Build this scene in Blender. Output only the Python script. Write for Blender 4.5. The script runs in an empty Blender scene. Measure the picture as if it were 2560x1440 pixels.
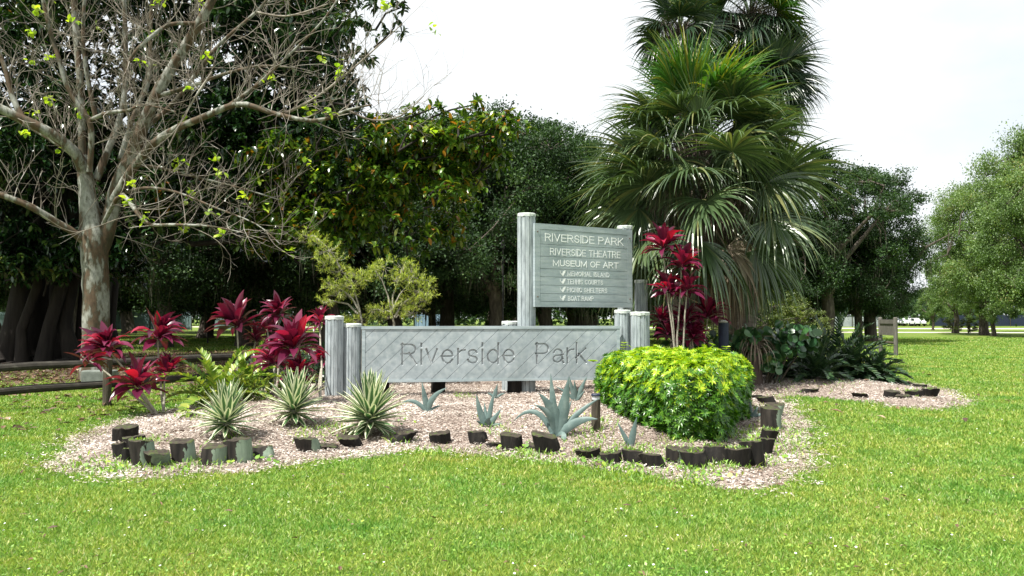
import bpy, bmesh, math, random
import numpy as np
from mathutils import Vector, Matrix
R = math.radians
random.seed(7); rng = np.random.default_rng(7)
sc = bpy.context.scene
COL = sc.collection
# ------------------------------------------------------------------ camera
F = 1990.0; CX, CY = 1280.0, 720.0; HZ = 795.0; CAMH = 1.5
PITCH = math.atan((HZ - CY) / F)
cd = bpy.data.cameras.new('camera'); cam = bpy.data.objects.new('camera', cd); COL.objects.link(cam)
cd.sensor_width = 36.0; cd.lens = 36.0 * F / 2560.0; cd.clip_end = 2000; cd.clip_start = 0.05
cam.location = (0, 0, CAMH); cam.rotation_euler = (R(90) + PITCH, 0, 0)
sc.camera = cam
# ------------------------------------------------------------------ world and sun
SUN_EL = R(62); SDX, SDY = -0.78, -0.63      # the sun stands high, to the left of and in front of the sign
SUN = Vector((SDX * math.cos(SUN_EL), SDY * math.cos(SUN_EL), math.sin(SUN_EL))).normalized()
w = bpy.data.worlds.new('World'); sc.world = w; w.use_nodes = True
nt = w.node_tree; nt.nodes.clear()
def N(nt, t, **k):
    n = nt.nodes.new(t)
    for a, b in k.items(): setattr(n, a, b)
    return n
sky = N(nt, 'ShaderNodeTexSky'); sky.sky_type = 'NISHITA'; sky.sun_disc = False
sky.sun_elevation = SUN_EL; sky.sun_rotation = math.atan2(SUN.x, SUN.y); sky.dust_density = 2.5; sky.air_density = 1.0
tc = N(nt, 'ShaderNodeTexCoord'); mp = N(nt, 'ShaderNodeMapping'); mp.inputs['Scale'].default_value = (1, 1, 2.2)
nz = N(nt, 'ShaderNodeTexNoise'); nz.inputs['Scale'].default_value = 2.6; nz.inputs['Detail'].default_value = 6
rp = N(nt, 'ShaderNodeValToRGB'); rp.color_ramp.elements[0].position = 0.30; rp.color_ramp.elements[1].position = 0.48
rp.color_ramp.elements[0].color = (.7, .7, .7, 1)
cl = N(nt, 'ShaderNodeMix'); cl.data_type = 'RGBA'
cl.inputs[7].default_value = (5.6, 5.85, 6.0, 1)
bg = N(nt, 'ShaderNodeBackground'); bg.inputs['Strength'].default_value = 0.1
wo = N(nt, 'ShaderNodeOutputWorld')
L = nt.links.new
L(tc.outputs['Generated'], mp.inputs[0]); L(mp.outputs[0], nz.inputs['Vector']); L(nz.outputs['Fac'], rp.inputs[0])
L(rp.outputs['Color'], cl.inputs[0]); L(sky.outputs[0], cl.inputs[6]); L(cl.outputs[2], bg.inputs[0]); L(bg.outputs[0], wo.inputs[0])
sl = bpy.data.lights.new('sun', 'SUN'); sl.energy = 5.0; sl.angle = R(0.6); sl.color = (1, .96, .88)
so = bpy.data.objects.new('sun', sl); COL.objects.link(so)
so.rotation_euler = SUN.to_track_quat('Z', 'Y').to_euler()
sc.view_settings.view_transform = 'Standard'; sc.view_settings.look = 'None'
sc.view_settings.exposure = 0.95; sc.view_settings.gamma = 1
sc.render.film_transparent = False
sc.cycles.max_bounces = 6; sc.cycles.diffuse_bounces = 3; sc.cycles.transmission_bounces = 3; sc.cycles.transparent_max_bounces = 4
# ------------------------------------------------------------------ geometry helpers
cp, sp = math.cos(PITCH), math.sin(PITCH)
def ray(px, py):
    x = (px - CX) / F; u = (CY - py) / F
    return Vector((x, cp - u * sp, sp + u * cp))
def at(px, py, Y):
    d = ray(px, py); return Vector((d.x, d.y, d.z)) * (Y / d.y) + Vector((0, 0, CAMH))
def G0(px, py, z=0.0):
    d = ray(px, py); t = (z - CAMH) / d.z
    return Vector((d.x * t, d.y * t, z))
BED_PX = [(120,1160),(165,1105),(240,1072),(330,1045),(450,1022),(560,1000),(640,975),(760,962),(900,955),(1100,951),(1300,948),(1500,944),(1700,938),(1900,936),(2080,943),(2200,952),(2280,957),(2375,975),(2425,1000),(2410,1018),(2330,1027),(2230,1020),(2150,1005),(2050,996),(1950,992),(1990,1018),(2020,1060),(2035,1110),(2025,1160),(1990,1205),(1900,1232),(1790,1222),(1680,1200),(1560,1182),(1430,1165),(1300,1148),(1180,1136),(1050,1130),(950,1138),(850,1150),(740,1165),(620,1182),(500,1192),(380,1200),(250,1200),(150,1185)]
BED = np.array([(p.x, p.y) for p in (G0(*q) for q in BED_PX)])
def inside(P, poly):
    x, y = P[:, 0], P[:, 1]; r = np.zeros(len(P), bool); n = len(poly)
    for i in range(n):
        x1, y1 = poly[i]; x2, y2 = poly[(i + 1) % n]
        c = ((y1 > y) != (y2 > y)); dy = (y2 - y1) if y2 != y1 else 1e-9
        r ^= c & (x < (x2 - x1) * (y - y1) / dy + x1)
    return r
def sdist(P, poly=None):                       # positive inside
    poly = BED if poly is None else poly
    d = np.full(len(P), 1e9); n = len(poly)
    for i in range(n):
        a = poly[i]; b = poly[(i + 1) % n]; ab = b - a
        t = np.clip(((P - a) @ ab) / (ab @ ab), 0, 1)
        q = a + t[:, None] * ab; d = np.minimum(d, np.hypot(P[:, 0] - q[:, 0], P[:, 1] - q[:, 1]))
    return np.where(inside(P, poly), d, -d)
def wav(x, y):
    return .5 * np.sin(x * 2.1 + 1.3 * np.sin(y * 1.7)) + .5 * np.sin(y * 2.7 + 1.1 * np.sin(x * 2.3 + 1))
def bedh(P):
    P = np.atleast_2d(P)[:, :2]; d = sdist(P); t = np.clip((d - .1) / 2.0, 0, 1); t = t * t * (3 - 2 * t)
    return 0.16 * t + .012 * wav(P[:, 0] * 2, P[:, 1] * 2) * (d > .15)
def G(px, py):                                  # the point of the ground or the mound that a pixel shows
    z = 0.0
    for _ in range(8):
        p = G0(px, py, z); z = float(bedh(np.array([[p.x, p.y]]))[0])
    p.z = z; return p
def nrm(a): return a / np.maximum(np.linalg.norm(a, axis=-1, keepdims=True), 1e-9)
class MB:
    def __init__(s): s.V = []; s.Lp = []; s.S = []; s.U = []; s.M = []; s.n = 0
    def add(s, V, faces, uv=None, mat=0):
        V = np.asarray(V, np.float32).reshape(-1, 3); faces = np.asarray(faces, np.int64)
        m, k = faces.shape
        s.V.append(V); s.Lp.append((faces + s.n).ravel()); s.S.append(np.full(m, k)); s.M.append(np.full(m, mat) if np.isscalar(mat) else mat)
        s.U.append(np.zeros((m * k, 2), np.float32) if uv is None else np.asarray(uv, np.float32).reshape(-1, 2)[faces.ravel()])
        s.n += len(V)
    def build(s, name, mats, parent=None, smooth=False):
        me = bpy.data.meshes.new(name)
        if s.V:
            V = np.concatenate(s.V); Lp = np.concatenate(s.Lp); S = np.concatenate(s.S)
            me.vertices.add(len(V)); me.vertices.foreach_set('co', V.ravel())
            me.loops.add(len(Lp)); me.loops.foreach_set('vertex_index', Lp.astype(np.int32))
            me.polygons.add(len(S)); st = np.concatenate([[0], np.cumsum(S)[:-1]])
            me.polygons.foreach_set('loop_start', st.astype(np.int32))
            me.polygons.foreach_set('material_index', np.concatenate(s.M).astype(np.int32))
            me.polygons.foreach_set('use_smooth', np.full(len(S), smooth))
            uvl = me.uv_layers.new(name='UVMap'); uvl.data.foreach_set('uv', np.concatenate(s.U).ravel())
            me.update(calc_edges=True)
        for m in (mats if isinstance(mats, (list, tuple)) else [mats]): me.materials.append(m)
        o = bpy.data.objects.new(name, me); COL.objects.link(o)
        if parent is not None: o.parent = parent
        return o
    def strips(s, P, D, Ln, W, nseg=3, droop=0.0, prof=None, fold=0.25, up=None, mat=0, curl=0.0, grav=True):
        P = np.asarray(P, float); n = len(P)
        if n == 0: return
        D = nrm(np.asarray(D, float)); Ln = np.broadcast_to(np.asarray(Ln, float), (n,)); W = np.broadcast_to(np.asarray(W, float), (n,))
        droop = np.broadcast_to(np.asarray(droop, float), (n,))
        if up is None: up = np.array([0, 0, 1.]) + rng.normal(0, .25, (n, 3))
        side = np.cross(D, up); bad = np.linalg.norm(side, axis=1) < 1e-3; side[bad] = (1, 0, 0); side = nrm(side)
        if prof is None: prof = np.sin(np.linspace(0.12, 1, nseg + 1) * math.pi) ** .8
        c = P.copy(); d = D.copy(); V = np.zeros((n, (nseg + 1) * 3, 3)); UV = np.zeros((n, (nseg + 1) * 3, 2))
        for i in range(nseg + 1):
            nn = nrm(np.cross(side, d)); wd = (W * prof[i] / 2)[:, None]
            V[:, 3 * i] = c - side * wd + nn * fold * wd; V[:, 3 * i + 1] = c; V[:, 3 * i + 2] = c + side * wd + nn * fold * wd
            UV[:, 3 * i] = (0, i / nseg); UV[:, 3 * i + 1] = (.5, i / nseg); UV[:, 3 * i + 2] = (1, i / nseg)
            c = c + d * (Ln / nseg)[:, None]
            if grav: d = nrm(d + (droop / nseg * (1 + i * .5))[:, None] * np.array([0, 0, -1.]))
            else: d = nrm(d - nn * (droop / nseg)[:, None])
        b = np.arange(nseg)[:, None] * 3
        f1 = np.concatenate([b + 0, b + 1, b + 4, b + 3], 1); f2 = np.concatenate([b + 1, b + 2, b + 5, b + 4], 1)
        f = np.concatenate([f1, f2]); k = (nseg + 1) * 3
        Fc = (f[None] + (np.arange(n) * k)[:, None, None]).reshape(-1, 4)
        if not np.isscalar(mat): mat = np.repeat(mat, len(f))
        s.add(V.reshape(-1, 3), Fc, UV.reshape(-1, 2), mat)
    def kites(s, P, D, Ln, W, up=None, mat=0):    # one quad a leaf
        P = np.asarray(P, float); n = len(P); D = nrm(np.asarray(D, float))
        Ln = np.broadcast_to(np.asarray(Ln, float), (n,))[:, None]; W = np.broadcast_to(np.asarray(W, float), (n,))[:, None]
        if up is None: up = rng.normal(0, 1, (n, 3))
        side = nrm(np.cross(D, up)); m = P + D * Ln * .45
        V = np.stack([P, m - side * W / 2, P + D * Ln, m + side * W / 2], 1)
        UV = np.tile(np.array([[.5, 0], [0, .5], [.5, 1], [1, .5]]), (n, 1))
        Fc = np.arange(n * 4).reshape(-1, 4); s.add(V.reshape(-1, 3), Fc, UV, mat)
    def tube(s, pts, rad, ns=8, cap=True, mat=0, rough=0.0):
        pts = np.asarray([tuple(p) for p in pts], float); n = len(pts); rad = np.broadcast_to(np.asarray(rad, float), (n,))
        T = np.gradient(pts, axis=0); T = nrm(T)
        ref = np.array([0.31, 0.95, 0.05]) if abs(T[0, 2]) > .8 else np.array([0, 0, 1.])
        a = np.linspace(0, 2 * math.pi, ns, endpoint=False); V = []; UV = []; u = None
        for i in range(n):
            u = np.cross(T[i], ref) if u is None else u - T[i] * (u @ T[i]); u /= max(np.linalg.norm(u), 1e-9); v = np.cross(T[i], u)
            r = rad[i] * (1 + (rng.normal(0, rough, ns) if rough else 0))
            V.append(pts[i] + (np.cos(a) * r)[:, None] * u + (np.sin(a) * r)[:, None] * v); UV.append(np.stack([a / 6.283, np.full(ns, i / n)], 1))
        V = np.concatenate(V); UV = np.concatenate(UV); j = np.arange(ns); j2 = (j + 1) % ns
        Fc = np.concatenate([np.stack([i * ns + j, i * ns + j2, (i + 1) * ns + j2, (i + 1) * ns + j], 1) for i in range(n - 1)])
        s.add(V, Fc, UV, mat)
        if cap:
            s.add(V[-ns:], np.arange(ns)[None], UV[-ns:], mat); s.add(V[:ns], np.arange(ns)[::-1][None], UV[:ns], mat)
    def box(s, c, size, ax=None, mat=0):
        c = np.asarray(c, float); h = np.asarray(size, float) / 2
        A = np.eye(3) if ax is None else np.asarray(ax, float)      # rows are the axes
        k = np.array([[-1,-1,-1],[1,-1,-1],[1,1,-1],[-1,1,-1],[-1,-1,1],[1,-1,1],[1,1,1],[-1,1,1]]) * h
        s.add(c + k @ A, [[0,3,2,1],[4,5,6,7],[0,1,5,4],[1,2,6,5],[2,3,7,6],[3,0,4,7]], None, mat)
    def prism(s, poly, O, X, Z, Nn, t0, t1, mat=0):  # 2D polygon in the plane (X, Z), between depths t0 and t1 along Nn
        O, X, Z, Nn = (np.asarray(q, float) for q in (O, X, Z, Nn)); p = np.asarray(poly, float); n = len(p)
        B = O + p[:, :1] * X + p[:, 1:2] * Z; V = np.concatenate([B + Nn * t0, B + Nn * t1]); j = np.arange(n); j2 = (j + 1) % n
        s.add(V, np.stack([j, j2, j2 + n, j + n], 1), None, mat)
        s.add(V[n:], j[None], None, mat); s.add(V[:n], j[::-1][None], None, mat)
def tag(o, label=None, cat=None, group=None, kind=None):
    if label: o['label'] = label
    if cat: o['category'] = cat
    if group: o['group'] = group
    if kind: o['kind'] = kind
    return o
def empty(name, loc, label, cat, group=None):
    o = bpy.data.objects.new(name, None); COL.objects.link(o); o.location = loc; o.empty_display_size = .2
    return tag(o, label, cat, group)
def under(o, root):                             # part meshes are written in world coordinates; hang them under the thing's base
    o.parent = root; o.matrix_parent_inverse = Matrix.Translation(-Vector(root.location)); return o
# ------------------------------------------------------------------ materials
def newmat(name):
    m = bpy.data.materials.new(name); m.use_nodes = True; nt = m.node_tree; nt.nodes.clear(); return m, nt
def ramp(nt, stops, fac):
    r = N(nt, 'ShaderNodeValToRGB'); e = r.color_ramp.elements
    while len(e) < len(stops): e.new(.5)
    for i, (p, c) in enumerate(stops): e[i].position = p; e[i].color = (*c, 1)
    nt.links.new(fac, r.inputs[0]); return r.outputs[0]
def mixc(nt, f, a, b, mode='MIX'):
    m = N(nt, 'ShaderNodeMix'); m.data_type = 'RGBA'; m.blend_type = mode
    for i, v in ((0, f), (6, a), (7, b)):
        if hasattr(v, 'links'): nt.links.new(v, m.inputs[i])
        elif i == 0: m.inputs[0].default_value = v
        else: m.inputs[i].default_value = (*v, 1)
    return m.outputs[2]
def math_(nt, op, a, b=0.0, c=None):
    m = N(nt, 'ShaderNodeMath', operation=op)
    for i, v in enumerate((a, b) + (() if c is None else (c,))):
        if hasattr(v, 'links'): nt.links.new(v, m.inputs[i])
        else: m.inputs[i].default_value = v
    return m.outputs[0]
def noise(nt, scale, detail=5, stretch=(1, 1, 1), rough=.6, vec='Object'):
    t = N(nt, 'ShaderNodeTexCoord'); mp = N(nt, 'ShaderNodeMapping'); mp.inputs['Scale'].default_value = stretch
    n = N(nt, 'ShaderNodeTexNoise'); n.inputs['Scale'].default_value = scale; n.inputs['Detail'].default_value = detail; n.inputs['Roughness'].default_value = rough
    nt.links.new(t.outputs[vec], mp.inputs[0]); nt.links.new(mp.outputs[0], n.inputs['Vector']); return n.outputs['Fac']
def finish(nt, col, rough=.8, bump=None, bs=.3, bd=.01, transl=0.0, spec=.5, tcol=None, metal=0.0):
    p = N(nt, 'ShaderNodeBsdfPrincipled'); o = N(nt, 'ShaderNodeOutputMaterial')
    if hasattr(col, 'links'): nt.links.new(col, p.inputs['Base Color'])
    else: p.inputs['Base Color'].default_value = (*col, 1)
    if hasattr(rough, 'links'): nt.links.new(rough, p.inputs['Roughness'])
    else: p.inputs['Roughness'].default_value = rough
    p.inputs['Specular IOR Level'].default_value = spec; p.inputs['Metallic'].default_value = metal
    if bump is not None:
        b = N(nt, 'ShaderNodeBump'); b.inputs['Strength'].default_value = bs; b.inputs['Distance'].default_value = bd
        nt.links.new(bump, b.inputs['Height']); nt.links.new(b.outputs[0], p.inputs['Normal'])
    if transl > 0:
        t = N(nt, 'ShaderNodeBsdfTranslucent'); m = N(nt, 'ShaderNodeMixShader'); m.inputs[0].default_value = transl
        c2 = mixc(nt, 1.0, col, tcol or (1.25, 1.3, .5), 'MULTIPLY'); nt.links.new(c2, t.inputs['Color'])
        nt.links.new(p.outputs[0], m.inputs[1]); nt.links.new(t.outputs[0], m.inputs[2]); nt.links.new(m.outputs[0], o.inputs[0])
    else: nt.links.new(p.outputs[0], o.inputs[0])
def leafmat(name, stops, rough=.45, transl=.3, spec=.5, big=None, tcol=None):
    m, nt = newmat(name); g = N(nt, 'ShaderNodeNewGeometry'); f = g.outputs['Random Per Island']
    if big:                                     # broad patches of lighter and darker foliage mixed with leaf-to-leaf change
        n = noise(nt, big, 2); f = math_(nt, 'ADD', math_(nt, 'MULTIPLY', f, .6), math_(nt, 'MULTIPLY', math_(nt, 'SUBTRACT', n, .5), 1.4)); f = math_(nt, 'ADD', f, .2)
    finish(nt, ramp(nt, stops, f), rough, transl=transl, spec=spec, tcol=tcol); return m
def noisemat(name, stops, scale=5, rough=.85, stretch=(1, 1, 1), bs=.4, bd=.01, detail=6, spec=.3):
    m, nt = newmat(name); n = noise(nt, scale, detail, stretch); finish(nt, ramp(nt, stops, n), rough, n, bs, bd, spec=spec); return m
M = {}
M['oak_leaf'] = leafmat('oak_leaf', [(0, (.008, .020, .007)), (.45, (.020, .048, .014)), (.8, (.05, .105, .03)), (1, (.10, .16, .045))], .6, .25, spec=.3, big=.5)
M['oak_light'] = leafmat('oak_light', [(0, (.06, .105, .035)), (.5, (.13, .22, .065)), (.8, (.20, .29, .09)), (1, (.32, .28, .10))], .5, .35, big=.3)
M['shrub_leaf'] = leafmat('shrub_leaf', [(0, (.03, .05, .015)), (.6, (.10, .14, .03)), (1, (.2, .22, .05))], .5, .35, big=.8)
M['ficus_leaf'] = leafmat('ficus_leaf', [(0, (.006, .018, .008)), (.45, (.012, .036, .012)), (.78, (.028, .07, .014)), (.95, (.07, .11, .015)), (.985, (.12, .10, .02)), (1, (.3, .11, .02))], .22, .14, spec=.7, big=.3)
M['ficus_painted_sun'] = leafmat('ficus_painted_sun', [(0, (.02, .055, .01)), (.35, (.055, .13, .014)), (.75, (.13, .22, .02)), (.93, (.22, .25, .03)), (.96, (.3, .17, .02)), (1, (.42, .16, .03))], .25, .3, spec=.7)  # lighter copy of the fig leaf, sunlight on the lit branches painted in
M['new_leaf'] = leafmat('new_leaf', [(0, (.22, .38, .03)), (1, (.45, .55, .05))], .5, .5)
M['palm_leaf'] = leafmat('palm_leaf', [(0, (.035, .065, .028)), (.5, (.062, .105, .042)), (.85, (.10, .15, .06)), (1, (.19, .19, .07))], .32, .2, spec=.7)
M['palm_new'] = leafmat('palm_new', [(0, (.035, .11, .02)), (.6, (.06, .16, .02)), (.85, (.14, .19, .02)), (1, (.24, .22, .03))], .35, .3, spec=.55)
M['palm_dark'] = leafmat('palm_dark', [(0, (.010, .028, .014)), (.5, (.022, .050, .024)), (.85, (.04, .07, .03)), (1, (.10, .11, .05))], .32, .12, spec=.6)
M['palm_dry'] = leafmat('palm_dry', [(0, (.10, .07, .05)), (.5, (.22, .17, .12)), (1, (.38, .32, .25))], .7, .15, tcol=(1, .9, .7))
M['dark_fibre'] = leafmat('dark_fibre', [(0, (.03, .022, .02)), (.6, (.09, .065, .055)), (1, (.24, .19, .16))], .9, .05, tcol=(1, .9, .8))
M['ti_leaf'] = leafmat('ti_leaf', [(0, (.05, .009, .025)), (.4, (.115, .014, .046)), (.75, (.21, .022, .07)), (.9, (.40, .018, .045)), (1, (.54, .07, .07))], .27, .3, spec=.6, tcol=(1.6, .5, .6))
M['ti_dark'] = leafmat('ti_dark', [(0, (.05, .008, .022)), (.6, (.12, .012, .042)), (1, (.24, .02, .06))], .3, .25, spec=.6, tcol=(1.6, .5, .6))
M['zamia_green'] = leafmat('zamia_green', [(0, (.07, .15, .02)), (.5, (.17, .27, .035)), (1, (.36, .40, .07))], .35, .25)
M['zamia_dark'] = leafmat('zamia_dark', [(0, (.012, .035, .016)), (.6, (.03, .07, .028)), (1, (.07, .12, .04))], .3, .12, spec=.55)
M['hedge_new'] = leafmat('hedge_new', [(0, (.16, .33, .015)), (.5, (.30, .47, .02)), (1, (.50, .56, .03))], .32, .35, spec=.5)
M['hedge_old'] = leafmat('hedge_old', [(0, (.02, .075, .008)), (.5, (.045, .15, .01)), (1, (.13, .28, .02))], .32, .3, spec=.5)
M['brush_leaf'] = leafmat('brush_leaf', [(0, (.14, .20, .03)), (.5, (.30, .38, .06)), (1, (.52, .54, .14))], .4, .35)
M['seagrape'] = leafmat('seagrape', [(0, (.02, .06, .025)), (.6, (.04, .11, .035)), (.97, (.08, .17, .05)), (.985, (.22, .07, .02)), (1, (.22, .07, .02))], .28, .15, spec=.6)
M['weed'] = leafmat('weed', [(0, (.10, .22, .03)), (.6, (.20, .36, .05)), (1, (.35, .45, .06))], .4, .3)
M['litter'] = leafmat('litter', [(0, (.045, .025, .018)), (.5, (.11, .06, .035)), (.9, (.20, .12, .07)), (1, (.40, .31, .22))], .7, .1, tcol=(1, .8, .6))
def gm():
    m, nt = newmat('grass_blades'); g = N(nt, 'ShaderNodeNewGeometry')
    r = ramp(nt, [(0, (.09, .19, .028)), (.35, (.17, .30, .042)), (.75, (.265, .385, .062)), (.94, (.38, .43, .12)), (1, (.54, .52, .30))], g.outputs['Random Per Island'])
    a = ramp(nt, [(.34, (.70, .92, .9)), (.48, (1, 1, 1)), (.62, (1.28, 1.08, 1.2)), (.70, (1.45, 1.02, 1.4))], noise(nt, .8, 5))
    b = ramp(nt, [(.38, (.78, .9, .85)), (.55, (1.05, 1.03, 1))], noise(nt, 4.5, 3))
    c = mixc(nt, 1.0, mixc(nt, 1.0, r, a, 'MULTIPLY'), b, 'MULTIPLY'); finish(nt, c, .5, transl=.3, spec=.35, tcol=(1.15, 1.2, .6)); return m
M['grass'] = gm()
def lawn():
    m, nt = newmat('lawn_ground')
    n1 = noise(nt, .5, 5); n2 = noise(nt, 6, 8); n3 = noise(nt, 60, 6)
    c = ramp(nt, [(.3, (.085, .15, .026)), (.5, (.13, .20, .036)), (.68, (.20, .235, .055))], n1)
    c = mixc(nt, 1.0, c, ramp(nt, [(.3, (.7, .75, .7)), (.6, (1.1, 1.05, 1))], n2), 'MULTIPLY')
    c = mixc(nt, 1.0, c, ramp(nt, [(.3, (.5, .55, .5)), (.65, (1.25, 1.2, 1.2))], n3), 'MULTIPLY')
    tcx = N(nt, 'ShaderNodeTexCoord'); sx = N(nt, 'ShaderNodeSeparateXYZ'); nt.links.new(tcx.outputs['Object'], sx.inputs[0])
    # bare litter-covered soil under the trees on the left: an ellipse on the ground with a ragged rim
    ex = math_(nt, 'DIVIDE', math_(nt, 'ADD', sx.outputs[0], 11.0), 13.5); ey = math_(nt, 'DIVIDE', math_(nt, 'SUBTRACT', sx.outputs[1], 28.0), 11.5)
    r = math_(nt, 'ADD', math_(nt, 'MULTIPLY', ex, ex), math_(nt, 'MULTIPLY', ey, ey))
    k = math_(nt, 'ADD', r, math_(nt, 'MULTIPLY', math_(nt, 'SUBTRACT', noise(nt, 1.2, 6), .5), 2.2))
    f = ramp(nt, [(.55, (1, 1, 1)), (.95, (0, 0, 0))], k)
    soil = ramp(nt, [(.3, (.035, .022, .016)), (.6, (.085, .05, .035)), (.75, (.14, .09, .06))], noise(nt, 9, 8))
    finish(nt, mixc(nt, f, c, soil), .9, n3, .6, .02, spec=.15); return m
M['lawn'] = lawn()
M['mulch_base'] = noisemat('mulch_base', [(.3, (.09, .06, .05)), (.5, (.25, .195, .165)), (.7, (.42, .35, .31))], 45, .9, bs=.9, bd=.02)
M['chip'] = leafmat('mulch_chip', [(0, (.08, .055, .042)), (.3, (.29, .24, .20)), (.65, (.51, .455, .405)), (1, (.76, .71, .66))], .8, .0, spec=.25, big=1.1)
M['path'] = noisemat('path_surface', [(.3, (.50, .44, .40)), (.7, (.66, .60, .55))], 3, .9, bs=.2)
def bark(name, cols, scale, st, bs=.8, bd=.03):
    return noisemat(name, cols, scale, .9, st, bs, bd, 8)
M['oak_bark'] = bark('oak_bark', [(.3, (.03, .025, .02)), (.55, (.09, .075, .06)), (.75, (.17, .15, .12))], 3, (2.5, 2.5, .5))
M['ficus_bark'] = bark('ficus_bark', [(.3, (.010, .008, .007)), (.6, (.026, .022, .018)), (.8, (.06, .052, .043))], 2, (3, 3, .4))
def plane_bark():
    m, nt = newmat('plane_bark'); n = noise(nt, 3.2, 6, (1, 1, .42)); n2 = noise(nt, 18, 6, (1, 1, .4))
    c = ramp(nt, [(.36, (.05, .045, .026)), (.45, (.10, .065, .04)), (.50, (.085, .075, .05)), (.53, (.18, .18, .15)), (.62, (.30, .305, .275)), (.68, (.09, .09, .06))], n)
    c = mixc(nt, 1.0, c, ramp(nt, [(.3, (.6, .6, .6)), (.6, (1.1, 1.1, 1.1))], n2), 'MULTIPLY'); finish(nt, c, .8, n, .5, .02, spec=.3); return m
M['plane_bark'] = plane_bark()
M['plane_twig'] = noisemat('plane_twig', [(.3, (.08, .058, .045)), (.5, (.22, .19, .155)), (.7, (.42, .395, .35))], 2.5, .8)
M['pale_stem'] = noisemat('pale_stem', [(.3, (.18, .16, .12)), (.7, (.42, .40, .33))], 30, .8)
M['palm_trunk'] = bark('palm_trunk', [(.3, (.08, .065, .055)), (.6, (.2, .17, .14)), (.8, (.3, .27, .23))], 7, (1, 1, 2))
def sign_paint(name, stops, sc_=7, st=(3, 3, .5), dirt=.35):
    m, nt = newmat(name); n = noise(nt, sc_, 8, st); n2 = noise(nt, 1.6, 5); n3 = noise(nt, 60, 5, (st[0] * .5, st[1] * .5, st[2]))
    c = ramp(nt, stops, n); c = mixc(nt, 1.0, c, ramp(nt, [(.3, (.78, .80, .78)), (.6, (1.04, 1.04, 1.03))], n2), 'MULTIPLY')
    c = mixc(nt, ramp(nt, [(.60, (0, 0, 0)), (.72, (dirt, dirt, dirt))], n3), c, (.10, .10, .09)); finish(nt, c, .72, n, .35, .006, spec=.3); return m
M['post_paint'] = sign_paint('post_paint', [(.3, (.19, .22, .235)), (.5, (.33, .375, .40)), (.7, (.44, .485, .505))], dirt=.7)
M['post_top'] = sign_paint('post_top', [(.3, (.40, .44, .42)), (.6, (.62, .66, .64))], 12, (1, 1, 1), .5)
M['board_paint'] = sign_paint('board_paint', [(.3, (.26, .32, .345)), (.5, (.33, .39, .415)), (.7, (.40, .455, .475))], 5, (.6, .6, 4), .2)
M['panel_paint'] = sign_paint('panel_paint', [(.3, (.24, .285, .31)), (.5, (.31, .36, .385)), (.7, (.39, .435, .455))], 4, (2.5, 2.5, 2.5), .25)
M['dark_gap'] = noisemat('dark_gap', [(.3, (.07, .075, .075)), (.7, (.13, .14, .14))], 9)
M['letter_white'] = noisemat('letter_white', [(.3, (.80, .82, .82)), (.6, (.88, .90, .90))], 20, .6, bs=.1)
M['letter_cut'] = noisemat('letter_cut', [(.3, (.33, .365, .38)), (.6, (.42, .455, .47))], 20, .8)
M['rust'] = noisemat('rust_bolt', [(.3, (.08, .06, .05)), (.7, (.18, .13, .1))], 40)
def logmat():
    m, nt = newmat('charred_log'); n = noise(nt, 6, 8, (3, 3, .5)); c = ramp(nt, [(.35, (.005, .0045, .004)), (.62, (.016, .014, .012)), (.80, (.07, .065, .05))], n)
    finish(nt, c, .85, n, .8, .02, spec=.25); return m
def loggreen():
    m, nt = newmat('peeling_green_log'); n = noise(nt, 6, 8, (3, 3, .5)); c = ramp(nt, [(.35, (.008, .007, .006)), (.7, (.04, .034, .028))], n)
    tcx = N(nt, 'ShaderNodeTexCoord'); sx = N(nt, 'ShaderNodeSeparateXYZ'); nt.links.new(tcx.outputs['Object'], sx.inputs[0])
    k = math_(nt, 'ADD', math_(nt, 'MULTIPLY', sx.outputs[0], 4.5), math_(nt, 'MULTIPLY', noise(nt, 9, 6, (1, 1, .6)), 1.4))
    f = ramp(nt, [(.86, (0, 0, 0)), (.90, (1, 1, 1))], k)
    finish(nt, mixc(nt, f, c, ramp(nt, [(.3, (.10, .14, .10)), (.7, (.22, .28, .21))], n)), .8, n, .6, .01, spec=.25); return m
M['log'] = logmat(); M['log_green'] = loggreen()
M['log_top'] = noisemat('log_top', [(.3, (.018, .015, .012)), (.5, (.05, .04, .03)), (.6, (.05, .07, .02)), (.72, (.10, .12, .03)), (.82, (.12, .10, .08))], 12, .9, bs=.9, bd=.02)
M['grey_wood'] = noisemat('grey_wood', [(.3, (.06, .057, .05)), (.6, (.14, .13, .115)), (.8, (.22, .205, .18))], 6, .85, (3, 3, .4))
M['dark_wood'] = noisemat('dark_wood', [(.3, (.03, .025, .02)), (.6, (.075, .065, .045)), (.8, (.13, .12, .08))], 6, .9, (3, 3, .6))
M['rail_wood'] = noisemat('rail_wood', [(.3, (.015, .013, .011)), (.6, (.038, .034, .027)), (.8, (.09, .09, .07))], 5, .9, (.6, 3, 3))
M['agave'] = noisemat('agave_leaf', [(.3, (.065, .105, .10)), (.55, (.11, .16, .15)), (.75, (.22, .27, .25))], 6, .5, (1, 1, 1), .15, .004)
def yuc():
    m, nt = newmat('variegated_leaf'); uv = N(nt, 'ShaderNodeUVMap'); sx = N(nt, 'ShaderNodeSeparateXYZ'); nt.links.new(uv.outputs[0], sx.inputs[0])
    d = math_(nt, 'ABSOLUTE', math_(nt, 'SUBTRACT', sx.outputs[0], .5)); g = N(nt, 'ShaderNodeNewGeometry')
    k = math_(nt, 'ADD', d, math_(nt, 'MULTIPLY', math_(nt, 'SUBTRACT', g.outputs['Random Per Island'], .5), .12))
    c = ramp(nt, [(0.19, (.06, .14, .05)), (.25, (.16, .25, .10)), (.29, (.60, .63, .42)), (.5, (.78, .78, .60))], k)
    finish(nt, c, .42, transl=.2, spec=.45, tcol=(1, 1.05, .7)); return m
M['yucca'] = yuc()
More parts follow.
